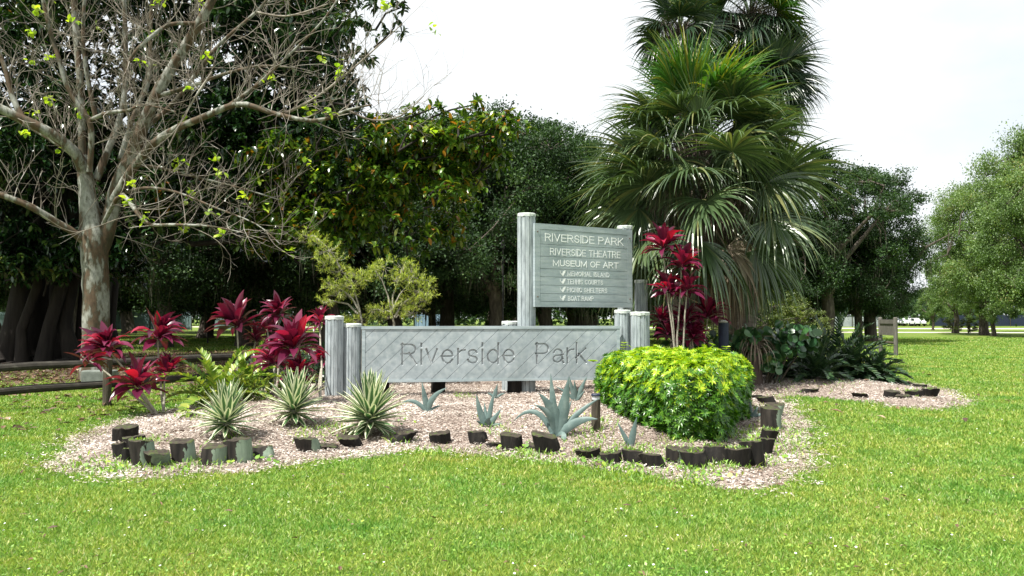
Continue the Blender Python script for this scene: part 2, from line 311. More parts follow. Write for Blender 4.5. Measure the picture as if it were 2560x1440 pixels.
M['concrete'] = noisemat('concrete', [(.3, (.09, .105, .09)), (.7, (.19, .21, .19))], 6, .9)
M['metal'] = noisemat('lamp_metal', [(.3, (.35, .36, .38)), (.7, (.6, .62, .65))], 20, .3)
M['navy'] = noisemat('dark_blue_paint', [(.3, (.01, .015, .035)), (.7, (.02, .03, .06))], 8, .5)
M['white_paint'] = noisemat('white_paint', [(.3, (.62, .64, .66)), (.7, (.76, .78, .80))], 4, .3)
M['glass'] = noisemat('dark_glass', [(.3, (.02, .03, .035)), (.7, (.04, .05, .06))], 2, .08, spec=.8)
M['tyre'] = noisemat('tyre', [(.3, (.012, .012, .012)), (.7, (.03, .03, .03))], 20)
M['wind_screen'] = noisemat('screen_cloth', [(.3, (.12, .19, .20)), (.7, (.20, .27, .28))], 1.2, .8)
M['blue_wall'] = noisemat('blue_wall', [(.3, (.18, .28, .42)), (.7, (.28, .40, .55))], 1.2, .7)
M['grey_wall'] = noisemat('grey_wall', [(.3, (.22, .25, .27)), (.7, (.34, .37, .38))], 1.0, .8)
M['red_flower'] = noisemat('red_petals', [(.3, (.35, .01, .03)), (.7, (.55, .03, .06))], 20, .5)
M['moss'] = leafmat('hanging_moss', [(0, (.03, .035, .02)), (1, (.09, .09, .06))], .9, .2)
def rnd_dir(n):
    v = rng.normal(0, 1, (n, 3)); return nrm(v)
# ------------------------------------------------------------------ ground
mb = MB(); mb.add([(-700, -60, 0), (700, -60, 0), (700, 1200, 0), (-700, 1200, 0)], [[0, 1, 2, 3]])
tag(mb.build('lawn', M['lawn']), kind='structure')
def mulch():
    xs = np.arange(BED[:, 0].min() - .3, BED[:, 0].max() + .3, .09); ys = np.arange(BED[:, 1].min() - .3, BED[:, 1].max() + .3, .09)
    X, Y = np.meshgrid(xs, ys); P = np.stack([X.ravel(), Y.ravel()], 1); d = sdist(P) + .10 * wav(P[:, 0] * 3.1, P[:, 1] * 3.3)
    Z = bedh(P) + .008; Z = np.where(d < .02, -.02, Z); ny, nx = X.shape
    idx = np.arange(ny * nx).reshape(ny, nx); Q = np.stack([idx[:-1, :-1], idx[:-1, 1:], idx[1:, 1:], idx[1:, :-1]], -1).reshape(-1, 4)
    keep = (d[Q] > -.02).any(1); mb = MB(); mb.add(np.column_stack([P, Z]), Q[keep]); o = mb.build('mulch_bed', M['mulch_base'], smooth=True); tag(o, kind='structure')
    # loose chips
    n = 210000; P = np.column_stack([rng.uniform(BED[:, 0].min() - .3, BED[:, 0].max() + .3, n * 2), rng.uniform(BED[:, 1].min() - .3, BED[:, 1].max() + .3, n * 2)])
    d = sdist(P) + .10 * wav(P[:, 0] * 3.1, P[:, 1] * 3.3); k = (d > 0) | ((d > -.22) & (rng.random(len(P)) < .18)); P = P[k]
    k = rng.random(len(P)) < np.clip(10.0 / P[:, 1], .3, 1); P = P[k]
    Z = np.maximum(bedh(P), 0) + .018 + rng.uniform(0, .018, len(P)); a = rng.uniform(0, 6.283, len(P))
    D = np.column_stack([np.cos(a), np.sin(a), rng.normal(0, .22, len(P))]); ln = rng.uniform(.02, .062, len(P))
    mb = MB(); mb.kites(np.column_stack([P, Z]), D, ln, rng.uniform(.007, .017, len(P)), up=np.array([0, 0, 1.]) + rng.normal(0, .45, (len(P), 3)))
    tag(mb.build('mulch_chips', M['chip']), kind='stuff')
    n = 2600; P = np.column_stack([rng.uniform(BED[:, 0].min(), BED[:, 0].max(), n), rng.uniform(BED[:, 1].min(), BED[:, 1].max(), n)]); P = P[sdist(P) > 0]; P = P[rng.random(len(P)) < .35 + .5 * wav(P[:, 0] * 1.7, P[:, 1] * 1.3)]; m = len(P); a = rng.uniform(0, 6.283, m); mb = MB()
    mb.strips(np.column_stack([P, bedh(P) + .035]), np.column_stack([np.cos(a), np.sin(a), rng.normal(0, .2, m)]), rng.uniform(.05, .14, m), rng.uniform(.012, .045, m), 3, .3, np.array([.4, 1, .8, .1]), .4); tag(mb.build('bed_litter', M['litter']), kind='stuff')
mulch()
def ribbon(name, pts, wd, mat, z):
    pts = np.array(pts, float); t = np.linspace(0, len(pts) - 1, 60); C = np.column_stack([np.interp(t, np.arange(len(pts)), pts[:, i]) for i in (0, 1)])
    for _ in range(6): C[1:-1] = (C[:-2] + C[1:-1] * 2 + C[2:]) / 4
    T = nrm(np.gradient(C, axis=0)); S = np.column_stack([-T[:, 1], T[:, 0]]); V = np.concatenate([C - S * wd / 2, C + S * wd / 2]); V = np.column_stack([V, np.full(len(V), z)])
    j = np.arange(59); mb = MB(); mb.add(V, np.stack([j, j + 1, j + 61, j + 60], 1)); return tag(mb.build(name, mat), kind='structure')
ribbon('garden_path', [(-50, 50), (-17, 42), (-6, 39), (10, 32.2), (13, 31.5)], 3.6, M['path'], .006)
ribbon('park_road', [(-160, 150), (30, 122), (60, 112), (110, 108), (200, 118)], 10, M['path'], .010)
ribbon('gravel_path', [(34, 84), (56, 80), (90, 77), (150, 84)], 4.5, M['path'], .014)
# ------------------------------------------------------------------ grass
def grass():
    n = 1250000; d = 3.6 * (60 / 3.6) ** rng.random(n); x = rng.uniform(-1, 1, n) * (.70 * d + 3.2)
    y = d; P = np.column_stack([x, y]); s = sdist(P) + .10 * wav(P[:, 0] * 3.1, P[:, 1] * 3.3)
    soil = ((x + 11) / 13.5) ** 2 + ((y - 28) / 11.5) ** 2 + wav(x, y) * .25
    k = (s < .0) | ((s < .22) & (rng.random(n) < .25)); k &= (soil > .8) | (rng.random(n) < .12); P = P[k]; d = d[k]; m = len(P)
    f = (d / 5.0) ** .85; a = rng.uniform(0, 6.283, m); lean = rng.uniform(.25, 1.6, m)
    D = np.column_stack([np.cos(a) * lean, np.sin(a) * lean, np.ones(m)])
    clump = .7 + .9 * wav(P[:, 0] * 1.3 + 4, P[:, 1] * 1.9) * wav(P[:, 0] * .5, P[:, 1] * .7 + 2) + .35 * wav(P[:, 0] * 6.3, P[:, 1] * 5.1)
    ln = rng.uniform(.022, .05, m) * np.clip(.9 + .35 * clump, .45, 1.7) * f ** .35; wd = rng.uniform(.0038, .008, m) * f
    mb = MB(); mb.kites(np.column_stack([P, np.zeros(m)]), D, ln, wd)
    # broad-leaved weeds and clover lying in the lawn
    tag(mb.build('grass', M['grass']), kind='stuff')
    n = 38000; d = 3.6 * (16 / 3.6) ** rng.random(n); x = rng.uniform(-1, 1, n) * (.70 * d + 3); P = np.column_stack([x, d]); c = wav(x * .9 + 2, d * 1.1)
    k = (sdist(P) < 0) & (rng.random(n) < np.clip(.35 + .6 * c, .08, 1)); P = P[k]; m = len(P); a = rng.uniform(0, 6.283, m)
    D = np.column_stack([np.cos(a), np.sin(a), rng.uniform(-.1, .7, m)]); mb = MB()
    mb.kites(np.column_stack([P, rng.uniform(.02, .045, m)]), D, rng.uniform(.015, .032, m), rng.uniform(.012, .024, m), up=np.array([0, 0, 1.]) + rng.normal(0, .3, (m, 3)))
    tag(mb.build('clover', M['weed']), kind='stuff')
    n = 420; d = 4.6 * (14 / 4.6) ** rng.random(n); x = rng.uniform(-.7, .7, n) * d; P = np.column_stack([x, d]); P = P[sdist(P) < -.1]; m = len(P); a = rng.uniform(0, 6.283, m); mb = MB(); pale = rng.random(m) < .45
    Dd = np.column_stack([np.cos(a), np.sin(a), rng.normal(0, .2, m)]); Q = np.column_stack([P, rng.uniform(.035, .05, m)])
    mb.kites(Q[pale], Dd[pale], .018, .016, up=np.array([0, 0, 1.]) + rng.normal(0, .3, (pale.sum(), 3)), mat=0); q = ~pale; mb.strips(Q[q], Dd[q], rng.uniform(.03, .075, q.sum()), rng.uniform(.012, .03, q.sum()), 2, .2, np.array([.3, 1, .1]), .5, mat=1)
    tag(mb.build('lawn_flowers_and_dead_leaves', [M['letter_white'], M['litter']]), kind='stuff')
grass()
def litter():
    n = 9000; x = rng.normal(-10, 7, n); y = rng.normal(23, 6, n); P = np.column_stack([x, y]); k = (y > 11) & (sdist(P) < -.1); P = P[k]; m = len(P); a = rng.uniform(0, 6.283, m)
    D = np.column_stack([np.cos(a), np.sin(a), rng.normal(0, .25, m)]); mb = MB()
    mb.strips(np.column_stack([P, rng.uniform(.02, .06, m)]), D, rng.uniform(.09, .2, m), rng.uniform(.04, .09, m), 2, .2, np.array([.3, 1, .1]), .5)
    n = 260; x = rng.uniform(-9, -2.5, n); y = rng.uniform(9, 15, n); P = np.column_stack([x, y]); k = (sdist(P) < -.05) & (x < -.42 * y); P = P[k]; m = len(P); a = rng.uniform(0, 6.283, m)
    mb.strips(np.column_stack([P, rng.uniform(.03, .05, m)]), np.column_stack([np.cos(a), np.sin(a), rng.normal(0, .2, m)]), rng.uniform(.06, .16, m), rng.uniform(.03, .07, m), 2, .2, np.array([.3, 1, .1]), .5)
    tag(mb.build('fallen_leaves', M['litter']), kind='stuff')
litter()
# ------------------------------------------------------------------ lettering drawn as strokes
def arc(cx, cy, rx, ry, a0, a1, n=12): return [(cx + rx * math.cos(R(a0 + (a1 - a0) * i / n)), cy + ry * math.sin(R(a0 + (a1 - a0) * i / n))) for i in range(n + 1)]
GL = {
 'R': (.60, [[(0, 0), (0, 1)], [(0, 1), (.34, 1)] + arc(.34, .755, .24, .245, 80, -90, 10) + [(0, .51)], [(.32, .51), (.60, 0)]]),
 'P': (.56, [[(0, 0), (0, 1)], [(0, 1), (.32, 1)] + arc(.32, .74, .24, .26, 80, -90, 10) + [(0, .48)]]),
 'B': (.56, [[(0, 0), (0, 1)], [(0, 1), (.30, 1)] + arc(.30, .77, .21, .23, 80, -90, 9) + [(0, .54)], [(.28, .54)] + arc(.30, .27, .26, .27, 80, -90, 9) + [(0, 0)]]),
 'D': (.62, [[(0, 0), (0, 1)], [(0, 1), (.24, 1)] + arc(.24, .5, .38, .5, 80, -90, 12) + [(0, 0)]]),
 'I': (0, [[(0, 0), (0, 1)]]), 'L': (.46, [[(0, 1), (0, 0), (.46, 0)]]), 'T': (.60, [[(0, 1), (.60, 1)], [(.30, 1), (.30, 0)]]),
 'E': (.50, [[(.5, 1), (0, 1), (0, 0), (.5, 0)], [(0, .52), (.46, .52)]]), 'F': (.46, [[(.48, 1), (0, 1), (0, 0)], [(0, .50), (.42, .50)]]),
 'H': (.58, [[(0, 0), (0, 1)], [(.58, 0), (.58, 1)], [(0, .52), (.58, .52)]]), 'V': (.62, [[(0, 1), (.31, 0), (.62, 1)]]), 'A': (.64, [[(0, 0), (.32, 1), (.64, 0)], [(.12, .34), (.52, .34)]]),
 'K': (.60, [[(0, 0), (0, 1)], [(.56, 1), (0, .36)], [(.20, .58), (.60, 0)]]), 'M': (.80, [[(0, 0), (0, 1), (.40, .10), (.80, 1), (.80, 0)]]), 'N': (.58, [[(0, 0), (0, 1), (.58, 0), (.58, 1)]]),
 'U': (.58, [[(0, 1), (0, .30)] + arc(.29, .30, .29, .30, 190, 350, 12) + [(.58, .30), (.58, 1)]]), 'O': (.70, [arc(.35, .5, .35, .5, 0, 360, 24)]), 'C': (.64, [arc(.34, .5, .34, .5, 38, 322, 20)]),
 'S': (.52, [arc(.26, .745, .235, .255, 20, 262, 12) + arc(.26, .25, .26, .25, 82, -165, 12)]),
 'i': (0, [[(0, 0), (0, .66)], [(0, .95), (0, 1)]]), 'v': (.44, [[(0, .70), (.22, 0), (.44, .70)]]), 'e': (.48, [[(.02, .37), (.48, .37)] + arc(.245, .35, .235, .35, 8, 322, 18)]),
 'r': (.22, [[(0, 0), (0, .70)], arc(.24, .42, .24, .27, 178, 84, 6)]), 's': (.40, [arc(.20, .525, .18, .175, 25, 262, 10) + arc(.20, .175, .20, .175, 82, -165, 10)]), 'd': (.48, [arc(.24, .35, .24, .35, 0, 360, 20), [(.48, 0), (.48, 1)]]),
 'a': (.46, [arc(.24, .50, .20, .20, 160, 0, 8) + [(.44, .40), (.44, .10), (.49, .01)], [(.44, .40), (.28, .37)] + arc(.20, .185, .19, .185, 90, 300, 10) + [(.44, .16)]]), 'k': (.44, [[(0, 0), (0, 1)], [(.40, .70), (0, .27)], [(.14, .42), (.44, 0)]]), ' ': (.16, [])}
def stroke_text(body, x0, x1, z0, z1, O, X, Z, Nn, t0, t1, sw, name, mat, parent, gap=.24, taper=1.0):
    x = 0; S = []
    for ch in body:
        w, st = GL[ch]; S += [[(x + p[0], p[1]) for p in q] for q in st]; x += w + gap
    tot = x - gap; sx = (x1 - x0 - sw) / tot; sz = (z1 - z0 - sw) / 1.0; mb = MB(); h = sw / 2
    O, X, Z, Nn = (np.asarray(tuple(q), float) for q in (O, X, Z, Nn))
    for si, q in enumerate(S):
        p = np.array([(x0 + h + a * sx, z0 + h + b * sz) for a, b in q]); k = [0]
        for i in range(1, len(p)):
            if np.hypot(*(p[i] - p[k[-1]])) > 1e-4: k.append(i)
        p = p[k]; closed = np.hypot(*(p[0] - p[-1])) < 1e-3
        if closed: p = p[:-1]
        n = len(p); Lf = []; Rt = []; Ld = []; Rd = []
        for i in range(n):
            if closed: d0 = p[i] - p[i - 1]; d1 = p[(i + 1) % n] - p[i]
            else: d0 = p[i] - p[i - 1] if i else p[1] - p[0]; d1 = p[i + 1] - p[i] if i < n - 1 else p[i] - p[i - 1]
            d0 = d0 / np.hypot(*d0); d1 = d1 / np.hypot(*d1); n0 = np.array([-d0[1], d0[0]]); n1 = np.array([-d1[1], d1[0]]); m = n0 + n1; mm = m @ m; m = m * (2 / max(mm, .55)) * .5 * 1.0 if mm > 1e-6 else n0; m = m * h
            e = (-d0 * h if i == 0 else d1 * h) if not closed and i in (0, n - 1) else 0
            Lf.append(p[i] + m + e); Rt.append(p[i] - m + e); Ld.append(p[i] + m * taper + e * taper); Rd.append(p[i] - m * taper + e * taper)
        Q = np.array(Lf + Rt); Qd = np.array(Ld + Rd); off = .0003 * (si % 7)
        F3 = lambda t, Q: O + Q[:, :1] * X + Q[:, 1:2] * Z + t * Nn
        V = np.concatenate([F3(t0 - off, Qd), F3(t1 + off, Q)]); m_ = 2 * n; f = []; rng_ = range(n if closed else n - 1)
        for i in rng_:
            j = (i + 1) % n; f += [[m_ + i, m_ + n + i, m_ + n + j, m_ + j], [i, j, n + j, n + i], [i, m_ + i, m_ + j, j], [n + i, n + j, m_ + n + j, m_ + n + i]]
        if not closed: f += [[0, n, m_ + n, m_], [n - 1, m_ + n - 1, m_ + 2 * n - 1, 2 * n - 1]]
        mb.add(V, f)
    o = mb.build(name, mat); bm = bmesh.new(); bm.from_mesh(o.data); bmesh.ops.recalc_face_normals(bm, faces=bm.faces); bm.to_mesh(o.data); bm.free()
    if parent is not None: under(o, parent)
    return o
# ------------------------------------------------------------------ sign posts
def post_parts(root, base, top_z, r, lean=(0, 0), nst=15, seed=0):
    rs = np.random.default_rng(seed); base = Vector(base); z0 = base.z - .15
    cx, cy = base.x, base.y; mb = MB(); a_ = []; rad_ = []
    ph = rs.uniform(0, 6.28); wj = rs.uniform(.75, 1.25, nst); wj = wj / wj.sum() * 6.2832; a = ph
    for k in range(nst):
        g = .02; rk = r * rs.uniform(.965, 1.02)
        for t, q in ((g, .955), (g + .05, 1.0), (wj[k] - g - .05, 1.0), (wj[k] - g, .955), (wj[k] - g * .4, .88), (wj[k] + g * .4, .88)):
            a_.append(a + t); rad_.append(rk * q)
        a += wj[k]
    a_ = np.array(a_); rad_ = np.array(rad_); n = len(a_); H = top_z - .035; rows = []
    for i, z in enumerate(np.linspace(z0, H, 5)):
        t = (z - z0) / (H - z0); sc_ = 1 + .012 * math.sin(i * 2 + seed); rows.append(np.column_stack([cx + lean[0] * t + np.cos(a_) * rad_ * sc_, cy + lean[1] * t + np.sin(a_) * rad_ * sc_, np.full(n, z)]))
    V = np.concatenate(rows); j = np.arange(n); j2 = (j + 1) % n
    mb.add(V, np.concatenate([np.stack([i * n + j, i * n + j2, (i + 1) * n + j2, (i + 1) * n + j], 1) for i in range(4)]))
    under(mb.build('shaft', M['post_paint']), root)
    mb = MB(); aa = np.linspace(0, 6.2832, 30, endpoint=False); jag = rs.normal(0, .006, 30); R0 = r * 1.035 + rs.normal(0, .004, 30); tx, ty = cx + lean[0], cy + lean[1]
    rr = [(R0, np.full(30, top_z - .055) + jag - .01 * np.abs(np.sin(aa * 3 + seed))), (R0 * 1.0, np.full(30, top_z - .012)), (R0 * .93, np.full(30, top_z)), (R0 * .45, top_z + .004 + jag * .4), (R0 * .02, np.full(30, top_z - .004))]
    V = np.concatenate([np.column_stack([tx + np.cos(aa) * q, ty + np.sin(aa) * q, z]) for q, z in rr]); j = np.arange(30); j2 = (j + 1) % 30
    mb.add(V, np.concatenate([np.stack([i * 30 + j, i * 30 + j2, (i + 1) * 30 + j2, (i + 1) * 30 + j], 1) for i in range(4)]))
    under(mb.build('post_cap', M['post_top']), root)
def post_thing(px, top_py, Y, wpx, label, seed, lean=(0, 0)):
    t = at(px, top_py, Y); gz = float(bedh(np.array([[t.x, t.y]]))[0]); root = empty('sign_post', (t.x, t.y, gz), label, 'post')
    post_parts(root, (t.x, t.y, gz), t.z, wpx / 2 / F * Y, lean, seed=seed); return root
def part_post(root, px, top_py, Y, wpx, seed, lean=(0, 0)):
    t = at(px, top_py, Y); gz = float(bedh(np.array([[t.x, t.y]]))[0]); e = bpy.data.objects.new('post', None); COL.objects.link(e); under(e, root); e.location = (t.x, t.y, gz)
    bpy.context.view_layer.update()
    mb_root = e; post_parts_child(e, root, (t.x, t.y, gz), t.z, wpx / 2 / F * Y, lean, seed)
def post_parts_child(e, root, base, tz, r, lean, seed):
    class H: pass
    # the part is the shaft mesh itself, its cap a sub-part
    before = set(bpy.data.objects); tmp = bpy.data.objects.new('tmp', None); tmp.location = root.location; COL.objects.link(tmp)
    post_parts(tmp, base, tz, r, lean, seed=seed); new = [o for o in bpy.data.objects if o not in before and o is not tmp]
    sh = [o for o in new if o.name.startswith('shaft')][0]; cap = [o for o in new if o.name.startswith('post_cap')][0]
    bpy.data.objects.remove(tmp); bpy.data.objects.remove(e); sh.name = 'post'; under(sh, root); cap.parent = sh; cap.matrix_parent_inverse = Matrix.Identity(4)
# ------------------------------------------------------------------ long low sign
def low_sign():
    A = at(905, 815, 13.6); B = at(1549, 820, 14.3); A.z = B.z = 0; X = (B - A); Wd = X.length; X.normalize(); Z = Vector((0, 0, 1)); Nn = Vector((X.y, -X.x, 0))
    z0, z1 = 0.40, 1.36; Hh = z1 - z0; O = Vector((A.x, A.y, z0)); mid = A + X * Wd / 2
    root = empty('park_sign', (mid.x, mid.y, .1), 'long low grey painted sign with carved words Riverside Park on slanted boards', 'sign')
    mb = MB(); fr = .055                               # frame boards, mitre-less butt joints
    def rect(x0, x1, a, b, t0, t1, m=0): mb.prism([(x0, a), (x1, a), (x1, b), (x0, b)], O, X, Z, Nn, t0, t1, m)
    rect(-.012, Wd + .012, Hh - .05, Hh, -.06, .024); rect(-.005, Wd + .005, 0, .04, -.05, .020)
    rect(0, fr, .04, Hh - .05, -.05, .018); rect(Wd - fr, Wd, .04, Hh - .05, -.05, .018)
    under(mb.build('frame', M['board_paint']), root)
    mb = MB(); rect(fr, Wd - fr, .04, Hh - .05, -.055, -.036); under(mb.build('backing', M['dark_gap']), root)
    # slanted boards clipped to the frame opening
    x0, x1, a, b = fr, Wd - fr, .04, Hh - .05
    def clip(poly, f):
        out = []
        for i in range(len(poly)):
            p, q = poly[i], poly[(i + 1) % len(poly)]; fp, fq = f(p), f(q)
            if fp >= 0: out.append(p)
            if (fp >= 0) != (fq >= 0): t = fp / (fp - fq); out.append((p[0] + (q[0] - p[0]) * t, p[1] + (q[1] - p[1]) * t))
        return out
    planks = []; step = .268; k0 = -(b - a) - .1; k = k0; sl = 1.06
    me = bpy.data.meshes.new('boards'); bm = bmesh.new()
    while k < x1:
        g = .0038; lo, hi = k + g, k + step - g
        poly = [(x0, a), (x1, a), (x1, b), (x0, b)]
        poly = clip(poly, lambda p: (p[0] - (p[1] - a) * sl) - lo); poly = clip(poly, lambda p: hi - (p[0] - (p[1] - a) * sl)) if len(poly) > 2 else []
        cl2 = []
        for p in poly:
            if not cl2 or math.dist(p, cl2[-1]) > 1e-4: cl2.append(p)
        if len(cl2) > 2 and math.dist(cl2[0], cl2[-1]) < 1e-4: cl2.pop()
        if len(cl2) > 2:
            j = random.uniform(-.0015, .0015)
            vb = [bm.verts.new(O + X * p[0] + Z * p[1] + Nn * (-.035)) for p in cl2]; vf = [bm.verts.new(O + X * p[0] + Z * p[1] + Nn * (.012 + j)) for p in cl2]; n = len(cl2)
            bm.faces.new(vf); bm.faces.new(vb[::-1])
            for i in range(n): bm.faces.new((vb[i], vb[(i + 1) % n], vf[(i + 1) % n], vf[i]))
        k += step
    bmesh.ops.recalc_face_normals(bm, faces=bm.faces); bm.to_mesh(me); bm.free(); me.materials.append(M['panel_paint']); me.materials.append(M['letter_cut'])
    bo = bpy.data.objects.new('boards', me); COL.objects.link(bo)
    # the carved words
    def fx(px): return (px - 903) / (1549 - 903)
    def persp(u): dl, dr = 13.6, 14.3; return (u * dl) / (u * dl + (1 - u) * dr)
    def wx(px): return Wd * persp(fx(px))
    zb = .283; zt = .680
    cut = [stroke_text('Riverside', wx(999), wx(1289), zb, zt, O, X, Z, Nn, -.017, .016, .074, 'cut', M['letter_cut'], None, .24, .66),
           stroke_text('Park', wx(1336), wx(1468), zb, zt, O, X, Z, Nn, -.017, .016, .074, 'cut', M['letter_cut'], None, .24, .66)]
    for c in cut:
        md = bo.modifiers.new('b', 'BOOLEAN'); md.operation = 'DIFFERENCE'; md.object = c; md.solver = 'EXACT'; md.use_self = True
    bpy.context.view_layer.update(); ev = bo.evaluated_get(bpy.context.evaluated_depsgraph_get()); m2 = bpy.data.meshes.new_from_object(ev)
    print('boolean', len(me.polygons), len(m2.polygons), [m.name for m in m2.materials])
    bo.modifiers.clear(); bo.data = m2
    for c in cut: bpy.data.objects.remove(c)
    under(bo, root)
    part_post(root, 836, 790, 13.62, 45, 1); part_post(root, 881, 809, 13.74, 45, 2); part_post(root, 1556, 775, 14.55, 39, 3, (0, 0)); part_post(root, 1600, 780, 14.35, 47, 4)
    return root
low_sign()
# ------------------------------------------------------------------ tall directory sign
def tall_sign():
    A = at(1336, 557, 14.2); B = at(1579, 573, 15.36); zt = 3.2; zb = 1.70; A.z = B.z = 0; X = B - A; Wd = X.length; X.normalize(); Z = Vector((0, 0, 1)); Nn = Vector((X.y, -X.x, 0))
    O = Vector((A.x, A.y, zb)); Hh = zt - zb; mid = A + X * Wd / 2
    root = empty('directory_sign', (mid.x, mid.y, .1), 'tall grey board on two posts listing theatre, museum and park places in white letters', 'sign')
    mb = MB()
    def rect(mb, x0, x1, a, b, t0, t1): mb.prism([(x0, a), (x1, a), (x1, b), (x0, b)], O, X, Z, Nn, t0, t1)
    fx0, fx1, fz0, fz1 = .052 * Wd, .948 * Wd, .067 * Hh, .93 * Hh
    rect(mb, 0, Wd, fz1 + .003, Hh, -.05, .0125); rect(mb, 0, Wd, 0, fz0 - .003, -.05, .0125); rect(mb, 0, fx0 - .003, fz0 - .003, fz1 + .003, -.05, .012); rect(mb, fx1 + .003, Wd, fz0 - .003, fz1 + .003, -.05, .012)
    under(mb.build('frame', M['board_paint']), root)
    mb = MB(); rect(mb, fx0 - .003, fx1 + .003, fz0 - .003, fz1 + .003, -.048, -.004); under(mb.build('backing', M['dark_gap']), root)
    edges = [1 - q for q in (.07, .247, .392, .54, .638, .738, .84, .933)]
    for i in range(7):
        mb = MB(); rect(mb, fx0, fx1, edges[i + 1] * Hh + .003, edges[i] * Hh - .003, -.003, .010); under(mb.build('board', M['board_paint']), root)
    rows = [('RIVERSIDE PARK', .096, .905, .112, .212, 0.004), ('RIVERSIDE THEATRE', .146, .872, .287, .375, 0.004), ('MUSEUM OF ART', .173, .851, .425, .508, .010), ('MEMORIAL ISLAND', .318, .752, .562, .622, .014), ('TENNIS COURTS', .314, .684, .660, .720, .014), ('PICNIC SHELTERS', .312, .728, .760, .820, .014), ('BOAT RAMP', .322, .585, .864, .924, .014)]
    for i, (t, a, b, c, d, bo) in enumerate(rows):
        stroke_text(t, a * Wd, b * Wd, (1 - d) * Hh, (1 - c) * Hh, O, X, Z, Nn, .0092, .0112, (.028, .022, .029, .016, .016, .016, .016)[i], 'lettering', M['letter_white'], root, .30 if i > 2 else .24)
    bird = [(0, 1), (.1, .55), (.3, .38), (.42, .48), (.5, .8), (.75, .95), (1, 1), (.86, .72), (.9, .55), (.74, .5), (.7, .28), (.55, .12), (.62, 0), (.4, .06), (.33, .2), (.12, .42), (.0, .62)]
    for i, (t, a, b, c, d, bo) in enumerate(rows[3:]):
        x0 = .245 * Wd; s = .058 * Wd; z0 = (1 - d) * Hh - .004; h = (d - c) * Hh + .016
        mb = MB(); tri = []
        P = [(x0 + p[0] * s, z0 + p[1] * h) for p in bird]
        bm = bmesh.new(); vs = [bm.verts.new(O + X * p[0] + Z * p[1] + Nn * .012) for p in P]; f = bm.faces.new(vs); bmesh.ops.recalc_face_normals(bm, faces=bm.faces)
        r = bmesh.ops.extrude_face_region(bm, geom=[f]); bmesh.ops.translate(bm, verts=[v for v in r['geom'] if isinstance(v, bmesh.types.BMVert)], vec=-Nn * .0028); bmesh.ops.triangulate(bm, faces=bm.faces)
        me = bpy.data.meshes.new('dove_mark'); bm.to_mesh(me); bm.free(); me.materials.append(M['letter_white']); o = bpy.data.objects.new('dove_mark', me); COL.objects.link(o); under(o, root)
    for (u, v) in ((.027, .10), (.027, .88), (.973, .11), (.973, .89)):
        c = O + X * u * Wd + Z * (1 - v) * Hh; mb = MB(); mb.tube([c + Nn * .012, c + Nn * .024], [.014, .012], 8); under(mb.build('bolt', M['rust']), root)
    part_post(root, 1316, 534, 14.35, 45, 5, (0.0, 0)); part_post(root, 1562, 565, 15.58, 38, 6)
tall_sign()
post_thing(1278, 803, 14.75, 47, 'short grey fluted post behind the long sign, left of the tall post', 7)
post_thing(1603, 700, 16.0, 32, 'grey fluted post behind and right of the tall directory board', 8)
# dark stub posts standing under the long sign
for i, (px, lab) in enumerate(((1095, 'dark stub holding up the long sign below its letter v'), (955, 'dark stub below the left end of the long sign'), (1285, 'wide dark stub below the middle of the long sign'))):
    p = at(px, 950, 14.2); mb = MB(); mb.tube([(p.x, p.y, -.05), (p.x + .01, p.y, .3), (p.x, p.y, .52)], [.13, .125, .13], 12, rough=.05); tag(mb.build('support_stub', M['log']), lab, 'post')
